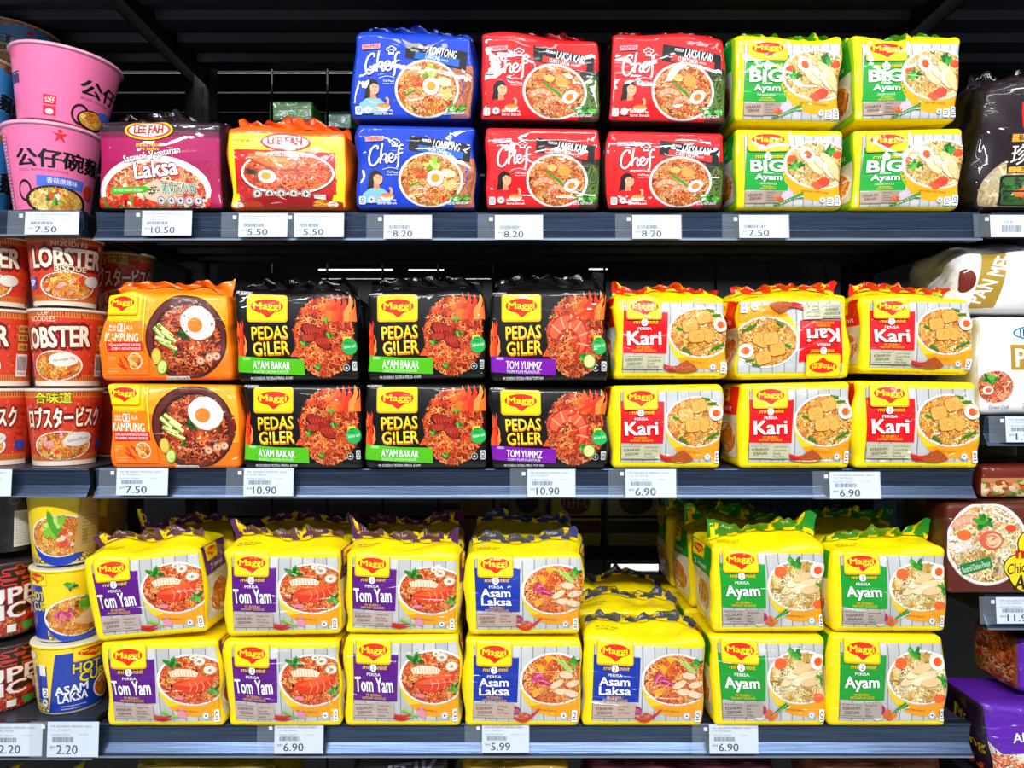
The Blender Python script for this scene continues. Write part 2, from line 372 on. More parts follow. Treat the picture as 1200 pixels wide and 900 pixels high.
def seal(name, art, f, parent, mat, seed, h=0.014, lean=0.9, ears=(0.0, 0.0)):
    """crimped fin along the top of a multipack, folded towards the viewer; its ends may stand up as ears"""
    r = np.random.RandomState(seed); ph = r.uniform(0, 6, 5)
    def g(a, b, lift=0.0):
        a = np.atleast_1d(a); b = np.atleast_1d(b)
        base = f('top', a * 0.97, -0.22 + 0.15 * np.sin(3 * a + ph[0]), 0.0)
        t = (b + 1) / 2
        hl = h * (1 + 0.25 * np.sin(5 * a + ph[1]) + 0.14 * np.sin(13 * a + ph[2]) + 0.08 * np.sin(31 * a + ph[4]))
        e0 = np.clip((-a - 0.62) / 0.38, 0, 1) ** 1.2 * ears[0] * 0.7; e1 = np.clip((a - 0.62) / 0.38, 0, 1) ** 1.2 * ears[1] * 0.7; e = e0 + e1
        ln = lean * (1 - np.clip(e * 40, 0, 0.85)) * (1 + 0.12 * np.sin(4 * a + ph[3]))
        y = -np.sin(ln) * hl * t - 0.002 * np.sin(17 * a + 5 * t + ph[4]); z = 0.001 + np.cos(ln) * hl * t + e * t + 0.0016 * np.sin(23 * a + ph[0]) * t + np.sin(ln) * 0.003 * np.sin(t * PI)
        x = (e1 - e0) * t * 0.25
        V = base + np.stack([x, y, z], -1)
        V[:, 1] -= np.asarray(lift) * 0.8; V[:, 2] += np.asarray(lift) * 0.6
        return V
    A, B, q = grid(60, 5, False); V = g(A, B); c0 = art.base
    o = mesh_np(name, V, q, np.tile(lin(c0), (len(V), 1)), None, mat, parent)
    if art.V: printed('seal_print', art, g, o_parent(o, parent), mat)
    return o

def o_parent(o, parent):
    """a child of a part: the part sits at its thing's origin, so the same offset serves for both"""
    class Q: pass
    return _Proxy(o, parent)
class _Proxy:
    def __init__(s, o, parent): s.o = o; s.location = parent.location

def link(name, me, parent=None, mat=None):
    o = bpy.data.objects.new(name, me); COL.objects.link(o)
    if parent is not None: o.parent = parent.o if isinstance(parent, _Proxy) else parent
    if mat is not None: me.materials.append(mat)
    return o

# cups
def cup_map(cx, cy, z0, rb, rt, h, turn, half, tilt=0.0):
    """printed side of a round cup; turn = heading of the middle of the print (0 looks at the aisle)"""
    def f(a, b, lift=0.0):
        a = np.atleast_1d(a); b = np.atleast_1d(b); t = (b + 1) / 2; th = -PI / 2 + turn + a * half
        r = rb + (rt - rb) * t + np.asarray(lift)
        x, y, z = r * np.cos(th), r * np.sin(th), h * t
        return np.stack([cx + x * math.cos(tilt) + z * math.sin(tilt), cy + y, z0 - (x) * math.sin(tilt) + z * math.cos(tilt)], -1)
    return f

def lathe(name, prof, cx, cy, z0, mat, parent, col=None, tilt=0.0, n=56):
    V = []; 
    for r, z in prof:
        for i in range(n):
            x, y = r * math.cos(2 * PI * i / n), r * math.sin(2 * PI * i / n)
            V.append((cx + x * math.cos(tilt) + z * math.sin(tilt), cy + y, z0 - x * math.sin(tilt) + z * math.cos(tilt)))
    m = len(prof); Q = [(j * n + i, j * n + (i + 1) % n, (j + 1) * n + (i + 1) % n, (j + 1) * n + i) for j in range(m - 1) for i in range(n)]
    return mesh_np(name, V, Q, None if col is None else np.tile(lin(col), (len(V), 1)), None, mat, parent)

def cup(name, label, group, px, pyb, pyt, wpx, cyd, base, art, turn=0.0, half=1.5, tilt=0.0, mat=None, lid='#d9d4cc', rim='#efe9e2', taper=0.8, zfix=None, foot=True):
    """px = centre, pyb/pyt = bottom and top seen at the axis depth, wpx = rim width"""
    k = (D + cyd) / D * 0.001; cx = (px - 600) * k; rt = wpx / 2 * k; z0 = (450 - pyb) * k if zfix is None else zfix; h = (450 - pyt) * k - z0; rb = rt * taper
    mat = mat or M_CUP
    t = thing(name, label, 'cup noodles', (cx, cyd, z0), group)
    look = math.atan2(cx, D + cyd)                       # heading back to the camera aisle position is left out: print faces straight out plus turn
    if foot: lathe('foot_ring', [(rb * 0.9, 0.0), (rb * 0.985, 0.0), (rb * 0.985, h * 0.05), (rb * 0.94, h * 0.05)], cx, cyd, z0, M_RIM, t, tilt=tilt)
    pr = [(rb * 0.95, h * 0.03)] + [((rb + (rt - rb) * q) * (1 if q < 0.999 else 1), h * q * 1.0) for q in np.linspace(0.03, 0.975, 16)]
    lathe('cup_wall', pr, cx, cyd, z0, mat, t, base, tilt)
    rr = rt * 1.0; lathe('rim', [(rr * 0.97, h * 0.955), (rr * 1.025, h * 0.96), (rr * 1.045, h * 0.975), (rr * 1.035, h * 0.99), (rr * 1.0, h * 0.998), (rr * 0.95, h * 0.995)], cx, cyd, z0, simple_rim(rim), t, tilt=tilt)
    lathe('lid', [(0.0005, h * 0.997), (rt * 0.6, h * 0.997), (rt * 0.97, h * 0.998), (rt * 1.03, h * 1.0), (rt * 1.035, h * 0.993)], cx, cyd, z0, simple_rim(lid), t, tilt=tilt)
    if art is not None:
        printed('printed_sleeve', art, cup_map(cx, cyd, z0, rb, rt, h, turn, half, tilt), t, mat, 0.0002)
    return t
_RM = {}
def simple_rim(c):
    if c not in _RM: _RM[c] = simple_mat('rim_coating', c, 0.4, noise=0.03, coat=0.3)
    return _RM[c]
M_RIM = simple_rim('#e9e4de')

# ------------------------------------------------------------------ artwork of the packets (drawn in the proportions of each face)
YEL = '#ffe600'; RED = '#e8351d'; NOOD = ['#f0a03c', '#f6b95a', '#e88a2c', '#fbd07a', '#d9732a']
def logo(A, x0, y0, x1, y1, pale=False, rot=0):
    w, h = x1 - x0, y1 - y0; m = h * 0.045
    A.rrect(x0, y0, x1, y1, h * 0.12, '#e8b400'); A.up(0.5); A.rrect(x0 + m, y0 + m * 0.6, x1 - m, y1 - m * 1.6, h * 0.1, '#ffe81a'); A.up()
    cx, cy = (x0 + x1) / 2, y0 + h * 0.42
    A.ell(cx, cy, w * 0.40, h * 0.27, RED, n=32); A.poly([(cx - w * 0.17, cy + h * 0.20), (cx + w * 0.20, cy + h * 0.2), (cx + w * 0.05, cy + h * 0.40), (cx, cy + h * 0.42)], RED); A.up()
    A.text('Maggi', cx - w * 0.33, cy - h * 0.14, cx + w * 0.33, cy + h * 0.19, '#ffe81a', off=0.05); A.up()

def watch(A, x, y, r, ycol='#ffd21a'):
    A.ell(x, y, r, r * 1.02, '#ffffff', n=16); A.rect(x - r * 0.35, y - r * 1.5, x + r * 0.35, y - r * 0.8, '#ffffff'); A.up(0.6)
    A.text('2', x - r * 0.35, y - r * 0.5, x + r * 0.35, y + r * 0.6, '#d8302a', off=0.04)
    A.text('mi', x - r * 3.1, y - r * 0.6, x - r * 1.3, y + r * 0.4, ycol, off=0.03, shear=0.2); A.text('minit', x + r * 1.3, y - r * 0.7, x + r * 4.0, y + r * 0.4, ycol, off=0.03, shear=0.2)

def wood(A, x0, y0, x1, y1, n=9, base='#c4c4c2', dark='#86888a'):
    A.rect(x0, y0, x1, y1, base); A.up(0.6); w = (x1 - x0) / n
    for i in range(n):
        g = A.r.uniform(0.86, 1.04); x = x0 + i * w
        A.add([(x + w * 0.06, y0), (x + w * 0.94, y0), (x + w * 0.94, y1), (x + w * 0.06, y1)], [(0, 1, 2), (0, 2, 3)], np.clip(lin('#cfcfce') * g, 0, 1), np.full(4, A.L))
    A.up(0.3)
    for i in range(n + 1): A.rect(x0 + i * w - w * 0.03, y0, x0 + i * w + w * 0.03, y1, dark)
    for i in range(n * 3):
        x = A.r.uniform(x0, x1); y = A.r.uniform(y0, y1); A.rect(x, y, x + w * 0.02, min(y1, y + (y1 - y0) * 0.25), '#a4a4a2')
    A.up(0.6)

def egg(A, x, y, r, rot=0, ecc=0.9, yolk='#f2662a'):
    A.ell(x, y, r * 1.04, r * ecc * 1.04, '#d8cdb8', rot, wob=0.02); A.up(0.3); A.ell(x, y, r, r * ecc, '#fbf7ee', rot, wob=0.02); A.up(0.4)
    A.ell(x + r * 0.02, y, r * 0.56, r * 0.56 * ecc, '#f9a24a', rot, n=18); A.up(0.2); A.ell(x, y, r * 0.5, r * 0.5 * ecc, yolk, rot, n=18); A.up(0.5)

def leafs(A, x, y, r, n=7, cols=('#2f8a2e', '#46a534', '#1f6b28', '#6cc04a')):
    for i in range(n):
        a = A.r.uniform(0, 360); q = A.r.uniform(0, 0.6) * r; ax, ay = x + q * math.cos(math.radians(a)), y + q * math.sin(math.radians(a)) * 0.6
        A.ell(ax, ay, r * 0.6, r * 0.22, cols[i % len(cols)], a + A.r.uniform(-30, 30), n=9, lift=A.L + i * 0.08, wob=0.12)
    A.up(0.8)

def prawn(A, x, y, w, h, flip=1, col=('#e0562c', '#fba47e', '#ffd8c0')):
    t = np.linspace(0, 1, 9); ang = PI * (0.95 - 1.35 * t)
    c = [(x + flip * w * 0.5 * math.cos(q), y - h * 0.5 * math.sin(q)) for q in ang]
    A.stroke(c, h * 0.46, col[0], taper=True); A.up(0.4); A.stroke(c[:-1], h * 0.34, col[1], taper=True); A.up(0.4)
    for i in range(1, 7):
        p = c[i]; d = (math.cos(ang[i]) * flip, -math.sin(ang[i])); k = h * 0.17
        A.stroke([(p[0] - d[0] * k, p[1] - d[1] * k), (p[0] + d[0] * k, p[1] + d[1] * k)], h * 0.045, col[2], smooth=False)
    A.up(0.5)

def longprawn(A, x0, y0, x1, y1, th):
    """large peeled prawn lying along the bowl"""
    A.poly([(x0, y0), (x0 + (x1 - x0) * .2, y0 - th * .35), (x0 + (x1 - x0) * .6, y0 - th * .45), (x1, y1 - th * .5), (x1 - (x1 - x0) * .08, y1 + th * .25), (x0 + (x1 - x0) * .55, y0 + th * .62), (x0 + (x1 - x0) * .22, y0 + th * .5)], '#e2461f'); A.up(0.4)
    A.poly([(x0 + th * .3, y0 - th * .05), (x0 + (x1 - x0) * .35, y0 - th * .3), (x0 + (x1 - x0) * .8, y1 - th * .4), (x1 - th * .2, y1 - th * .2), (x0 + (x1 - x0) * .5, y0 + th * .08)], '#f4673a'); A.up(.3)
    for i in range(4):
        q = 0.42 + i * 0.14; xx = x0 + (x1 - x0) * q
        A.stroke([(xx, y0 - th * .3), (xx + th * .16, y0 + th * .1), (xx + th * .02, y0 + th * .42)], th * .07, '#ff9a72')
    for i in range(3): A.stroke([(x0 + th * .1, y0 + th * .1), (x0 - th * .1 + i * th * .3, y0 + th * .5 + i), (x0 + th * .5 + i * th * .3, y0 + th * .75)], th * .05, '#c83a1c')
    A.up(0.4)
    A.ell(x0 + th * .1, y0, th * .1, th * .1, '#2a1010', n=8); A.up(0.3)

def lines(A, x0, y0, x1, y1, n, col, words=('instant noodles serving suggestion net weight', 'bahan bahan garam gula minyak sawit', 'tepung gandum perisa asli')):
    h = (y1 - y0) / n
    for i in range(n):
        s_ = words[i % len(words)]; k = A.r.uniform(0.75, 1)
        A.text(s_, x0, y0 + h * (i + 0.15), x0 + (x1 - x0) * k, y0 + h * (i + 0.85), col, off=0.01)

def halal(A, x, y, r, bg='#ffffff', fg='#555555'):
    A.ell(x, y, r, r, bg, n=16); A.up(0.3); A.ring(x, y, r * 0.9, r * 0.9, r * 0.14, fg, n=17); A.poly([(x, y - r * .55), (x + r * .16, y - r * .16), (x + r * .55, y), (x + r * .16, y + r * .16), (x, y + r * .55), (x - r * .16, y + r * .16), (x - r * .55, y), (x - r * .16, y - r * .16)], fg); A.up(0.3)
def badge(A, x0, y0, x1, y1, bg='#ffffff', fg='#444444'):
    A.rrect(x0, y0, x1, y1, (x1 - x0) * .15, bg); A.up(0.3); w, h = x1 - x0, y1 - y0
    A.ell((x0 + x1) / 2, y0 + h * .42, w * .33, h * .25, fg, n=12); A.up(.3); A.ell((x0 + x1) / 2, y0 + h * .42, w * .2, h * .15, bg, n=10); A.rect(x0 + w * .15, y0 + h * .75, x1 - w * .15, y0 + h * .85, fg); A.up(0.2)

def bowl(A, cx, cy, rx, ry, soup='#d9661e', cols=NOOD, n=260, rim='#f7f5f1', wd=None, ln=None, body=None, inner=0.92):
    if body:
        A.poly([(cx - rx * 0.97, cy + ry * 0.1)] + [(cx + rx * 0.98 * math.cos(math.radians(a)), cy + ry * body[1] * math.sin(math.radians(a)) + ry * 0.1) for a in range(170, 9, -10)] + [(cx + rx * 0.97, cy + ry * 0.1)], body[0]); A.up(0.5)
    A.ell(cx, cy, rx, ry, '#cfc9c0', n=44); A.up(0.25); A.ell(cx, cy - ry * 0.01, rx * 0.99, ry * 0.98, rim, n=44); A.up(0.4)
    A.ell(cx, cy, rx * inner, ry * inner, soup, n=40, wob=0.01); A.up(0.5)
    wd = wd or rx * 0.028; ln = ln or rx * 0.26
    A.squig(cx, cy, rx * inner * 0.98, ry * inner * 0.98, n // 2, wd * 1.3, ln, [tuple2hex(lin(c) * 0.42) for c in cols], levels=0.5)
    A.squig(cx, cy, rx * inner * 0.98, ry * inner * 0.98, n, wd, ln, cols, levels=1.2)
def tuple2hex(c):
    c = [max(0, min(1, x)) for x in c]; c = [12.92 * x if x < 0.0031308 else 1.055 * x ** (1 / 2.4) - 0.055 for x in c]
    return '#%02x%02x%02x' % tuple(int(round(x * 255)) for x in c)

KW = {'kari': ('#e5121f', ['Kari'], '#c9c6a6'), 'tomyam': ('#6a1b8e', ['Tom Yam'], '#c7b2ab'), 'asam': ('#1c3fae', ['Asam', 'Laksa'], '#c9b0a4'), 'ayam': ('#21a53a', ['Ayam'], '#b7aaa2')}
def art_maggi(kind, seed):
    """yellow five-pack: 100 x 70 face with the coloured panel on the left and the bowl on the right"""
    A = Art(0, 0, 100, 70, seed, 24); A.L = 3; pc, words, bc = KW[kind]
    wood(A, 8, 5.5, 100, 64.5, 9); A.up(0.5)
    A.poly([(7.5, 13), (47, 13.5), (46, 49), (8, 48.5)], pc); A.poly([(42, 5.5), (47.5, 5.5), (46.8, 14), (42, 14)], '#d6d6d5'); A.up()
    # bowl
    if kind == 'kari': bc_ = (76, 31, 29, 21.5)
    else: bc_ = (78, 31, 30.5, 21)
    cx, cy, rx, ry = bc_
    A.poly([(cx - rx * .98, cy + 3)] + [(cx + rx * math.cos(math.radians(a)), cy + ry * 1.42 * math.sin(math.radians(a))) for a in range(172, 80, -8)] + [(100, cy + ry * 1.5), (100, cy)], '#f2d21c'); A.up(0.3)
    A.poly([(cx - rx * .7, cy + ry * 1.0)] + [(cx + rx * math.cos(math.radians(a)), cy + ry * 1.42 * math.sin(math.radians(a))) for a in range(132, 80, -8)] + [(100, cy + ry * 1.5), (100, cy + ry * .75)], '#f5a81c'); A.up(0.3)
    pal = {'kari': ['#f0b04c', '#f7cf7c', '#e39436', '#fbdf9c', '#d3762c'], 'tomyam': ['#ef7a3a', '#f79b54', '#e05a26', '#fbb874', '#d34a20'],
           'asam': ['#f08a3c', '#f7a95c', '#e4702c', '#fbc684', '#d9592a'], 'ayam': ['#f0d28a', '#f8e6b0', '#e5bd6a', '#fbf0cc', '#d9a850']}[kind]
    soup = {'kari': '#cf7a2a', 'tomyam': '#d14a1e', 'asam': '#d8622a', 'ayam': '#d9ae58'}[kind]
    bowl(A, cx, cy, rx, ry, soup, pal, 240, wd=0.95, ln=8)
    if kind == 'kari':
        for i in range(9): A.dots(cx + A.r.uniform(-.7, .5) * rx, cy + A.r.uniform(-.7, .7) * ry, 3, 2, 3, 0.7, ['#b8401e', '#7c9a2e', '#e0622a'])
        A.up(.3)
        for (x, y, a) in ((58, 28, 20), (64, 46, 35), (88, 44, -30), (84, 12, 10), (90, 16, -5), (93, 42, -35)):
            A.stroke([(x - 4 * math.cos(math.radians(a)), y - 4 * math.sin(math.radians(a))), (x + 4 * math.cos(math.radians(a)), y + 4 * math.sin(math.radians(a)))], 2.1, '#3f8a26', smooth=False)
        A.up(.6)
        for (x, y, a) in ((66, 25, -12), (78, 18, -18), (80.5, 33, 25), (72, 34, -5)):
            c, q = math.cos(math.radians(a)), math.sin(math.radians(a)); R = lambda s_: [(x + (u * c - v * q) * s_, y + (u * q + v * c) * s_) for u, v in ((-6.5, -3.8), (-4.5, -5.4), (5, -5), (6.8, -3), (6.6, 3.6), (4.6, 5.2), (-4.8, 5), (-6.6, 3))]
            A.poly(R(1.04), '#c9822e'); A.up(.3); A.poly(R(0.97), '#efb45a'); A.up(.3)
            for k in range(16): A.ell(x + A.r.uniform(-4, 4), y + A.r.uniform(-3.2, 3.2), .35, .35, '#c4782c', n=6)
            A.up(.3)
        egg(A, 93.5, 24, 6.4)
        A.stroke([(42, 58), (50, 60.5), (58, 59)], 2.4, '#d8281a', taper=True); A.stroke([(44, 61.5), (53, 63), (60, 60.5)], 2, '#b81c14', taper=True); A.up(.4)
        A.poly([(52, 62.5), (58, 57), (64, 54.5), (70, 58), (74, 62.5), (66, 64.5), (57, 64.5)], '#b85a22'); A.up(.3); A.dots(63, 60.5, 9, 3, 40, .5, ['#d8752e', '#8f3e16'])
    elif kind == 'tomyam':
        A.dots(cx - 2, cy, rx * .8, ry * .8, 22, .7, ['#b02a14', '#f5c890', '#59a03a'])
        leafs(A, 62, 17, 7.5, 7); 
        A.poly([(58, 24), (66, 21.5), (78, 22), (84, 25), (82, 28), (70, 27.5), (60, 28)], '#f6e2c8'); A.up(.3)
        for i in range(9): A.stroke([(60 + i * 2.6, 22.5), (60.8 + i * 2.6, 27.5)], .5, '#d8a888', smooth=False)
        A.up(.4)
        for x, y, rr_ in ((85, 16, 5), (93, 23, 5.2), (80, 13, 3.4)):
            A.ell(x, y, rr_, rr_ * .75, '#c9a58a', wob=.03); A.up(.2); A.ell(x, y - .2, rr_ * .88, rr_ * .62, '#f4e6d4', wob=.03); A.up(.2); A.ell(x, y, rr_ * .35, rr_ * .22, '#b98f74'); A.up(.3)
        longprawn(A, 59, 35, 97, 32, 12)
        A.ell(66, 44.5, 4, 1.6, '#f08aa0', 10); leafs(A, 95, 40, 6, 4)
        for y, c_ in ((59, '#dd2a16'), (61.5, '#c01c10')): A.stroke([(42, y), (50, y + 1.5), (59, y)], 2.2, c_, taper=True)
        A.stroke([(50, 56), (58, 58.5), (63, 62)], 1.6, '#7cc23c'); A.stroke([(52, 54.5), (60, 60)], 1.2, '#a6d86a'); A.poly([(62, 60), (66, 52), (71, 58), (70, 62)], '#e79ab0'); A.up(.5)
    elif kind == 'asam':
        A.dots(cx - 2, cy, rx * .8, ry * .8, 18, .8, ['#c93a18', '#f5c890'])
        for i in range(12): A.stroke([(70 + i * 1.5, 12 + i * .4), (80 + i * 1.2, 16 + i * .7), (90 + i * .6, 25)], .9, ['#a9cf5c', '#d5e8a0', '#7fb53c'][i % 3])
        A.up(.4); leafs(A, 95, 17, 6, 6)
        for x, y, a in ((66, 22, 20), (72, 15, -10), (62, 41, 5)):
            A.poly([(x - 3.5, y - 1), (x, y - 3.6), (x + 3.8, y), (x + .5, y + 3.4)], '#f7b32c'); A.up(.3)
        for i in range(9): A.stroke([(58 + i * .8, 31 + (i % 3)), (63 + i, 25 + i * 1.2), (70 + i * .8, 33 + (i % 4))], 1.1, ['#c22a6a', '#e0568c', '#f29ab8', '#a81c56'][i % 4])
        A.up(.4)
        for x, y, a in ((80, 35, -25), (88, 28, 10), (94, 35, -10), (84, 41, 5), (93, 43, 12)):
            A.ell(x, y, 6.4, 3, '#c58f62', a, wob=.05); A.up(.2); A.ell(x, y - .3, 5.9, 2.6, '#f2d6b6', a, wob=.05); A.up(.25)
        A.ell(44, 55, 4.6, 3.4, '#8e2458', wob=.05); A.up(.2); A.ell(45, 55.5, 3, 2, '#c0568a'); A.stroke([(43, 61), (52, 64), (60, 59), (66, 54)], 3, '#d8321a', taper=True); A.up(.3)
        A.dots(52, 59.5, 6, 2.6, 24, 1.1, ['#e0622a', '#f0853c', '#c84a1c'])
    else:
        A.dots(cx - 2, cy, rx * .85, ry * .85, 30, .8, ['#5fae3a', '#e8783a', '#f7efcf', '#e8783a'])
        A.ell(60, 20, 5.5, 4.5, '#f0703a', wob=.04); A.ell(93, 47, 5, 3.6, '#f0703a', wob=.05); A.up(.3)
        leafs(A, 72, 13.5, 8, 10); leafs(A, 97, 34, 7, 7)
        for i, (x, y) in enumerate(((68, 33), (73, 28), (79, 24.5), (83, 30), (78, 34), (86, 35))):
            A.ell(x, y, 9.5, 3.6, '#d0a468', -24 + 4 * i, wob=.05); A.up(.15); A.ell(x, y - .5, 9.2, 3.3, ['#f5ddb0', '#fbe9c6', '#efd09c'][i % 3], -24 + 4 * i, wob=.05); A.up(.2)
        egg(A, 93, 19, 7)
        A.ell(43, 55.5, 3.5, 3.4, '#b8246c', wob=.04); A.ell(40, 61, 3.8, 3, '#efe9e6', wob=.04); A.up(.2)
        for i in range(4): A.stroke([(49 + i * 2, 61 - i), (57 + i * 2.6, 55 - i * .4), (64 + i, 50 + i)], 1.3, ['#2f8a2e', '#5cb848', '#1f6b28', '#e8f2d8'][i])
        A.up(.3)
        for x, y in ((47, 60), (51, 62), (54, 59.5), (49, 57)): A.ell(x, y, 2.4, 1.9, ['#f08236', '#e8692a'][int(x) % 2], wob=.06)
        A.up(.4)
    # small text curving on the bowl, marks
    A.rect(cx + 6, 55.2, cx + 6.2, 55.3, '#8a5a10')
    A.text('Lebih sedap dengan mi', 62, 54.6, 80, 56.4, '#9a5208', rot=6); 
    halal(A, 86.5, 60, 2.9); badge(A, 93.4, 55.5, 97.3, 65)
    # panel lettering
    A.up(.4); watch(A, 25.6, 23, 3.0); A.text('PERISA', 19.8, 27, 31.8, 29.3, '#ffffff', off=.03)
    if len(words) == 1:
        wd = 29 if words[0] != 'Tom Yam' else 33
        A.text(words[0], 26 - wd / 2, 30.3, 26 + wd / 2, 41.5, '#ffffff', off=.055, rot=-1, shear=-.05); ys = 43
    else:
        A.text(words[0], 13, 29.6, 38, 36.2, '#ffffff', off=.055, rot=-1); A.text(words[1], 13, 37, 39, 43.3, '#ffffff', off=.055, rot=-1); ys = 44.2
    A.text('MI SEGERA /', 19.5, ys, 33, ys + 1.9, '#ffc81a', off=.02); A.text('INSTANT NOODLES', 16, ys + 2.3, 36.5, ys + 4.2, '#ffc81a', off=.02)
    A.rect(8.2, 50.2, 27, 61.4, bc); A.poly([(27, 49.6), (43.5, 49.2), (43, 61.4), (27, 61.6)], bc); A.up(.4)
    A.rect(9.4, 51.2, 25.6, 51.5, '#4a443c'); A.rect(9.4, 59.8, 25.6, 60.1, '#4a443c')
    A.text('KEBAIKAN', 10.5, 52.8, 24.5, 55.2, '#3a342c', off=.03, rot=-3); A.text('SEBENAR', 11.5, 56.2, 24, 58.6, '#3a342c', off=.03, rot=-3)
    for i, s_ in enumerate({'kari': ['12 Jenis Rempah', 'Coconut Shreds', 'Ketumbar', 'Perisa Masak'], 'tomyam': ['Tangkai Serai', 'Daun Limau', 'Cili Kampung', 'Lengkuas'], 'asam': ['Cili Merah', 'Bawang', 'Asam Gelugor'], 'ayam': ['Bawang Putih', 'Ikan', 'Rempah', 'Pilihan']}[kind]):
        A.text(s_, 29, 51 + i * 2.6, 29 + len(s_) * .85, 53 + i * 2.6, '#3a342c', off=.01)
    lines(A, 10, 66.3, 60, 68.6, 1, '#5a5a1c'); lines(A, 62, 66.5, 90, 68.6, 1, '#5a5a1c')
    logo(A, 10, 1.8, 41, 20.5)
    return A

def art_side(pc, seed, noodle=True, left=False):
    A = Art(0, 0, 50, 70, seed, 9); A.L = 3
    A.poly([(4, 2), (46, 2), (46, 26), (4, 26)], pc); A.rect(4, 26, 46, 62, '#dcd8d0'); A.up(.5)
    A.ell(25, 46, 20, 15, '#f4f0ea'); A.up(.3); A.ell(25, 46, 18, 13, '#d2702c'); A.up(.3); A.squig(25, 46, 18, 13, 40, 1.3, 9, NOOD)
    logo(A, 8, 2.5, 30, 15); A.text('2 minit', 12, 18, 38, 22.5, '#ffffff')
    return A

def art_seal(pc, word, seed, base=None):
    A = Art(0, 0, 160, 14, seed, 26); A.L = 1.5; A.base = base or pc
    if base is None:
        A.poly([(0, 12.2), (160, 11.4), (160, 14), (0, 14)], '#ffe600')
        for x0 in (6, 50, 96, 138): A.poly([(x0, 0), (x0 + A.r.uniform(6, 12), 0), (x0 + A.r.uniform(4, 9), 14), (x0 + 1, 14)], '#ffe600')
    A.up(.5)
    for x0 in ((20, 66, 112) if word else ()):
        A.text(word, x0, 3, x0 + 20, 8.5, '#ffffff'); A.rect(x0 - 7, 3, x0 - 2, 8.5, '#ffe81a' if base is None else '#ffffff')
    return A

def art_top(pc, seed):
    A = Art(0, 0, 100, 60, seed, 20); A.L = 2.5
    lines(A, 10, 46, 30, 52, 2, '#6a6a20', ('BB 30 09 2024', 'L2243816C'))
    return A

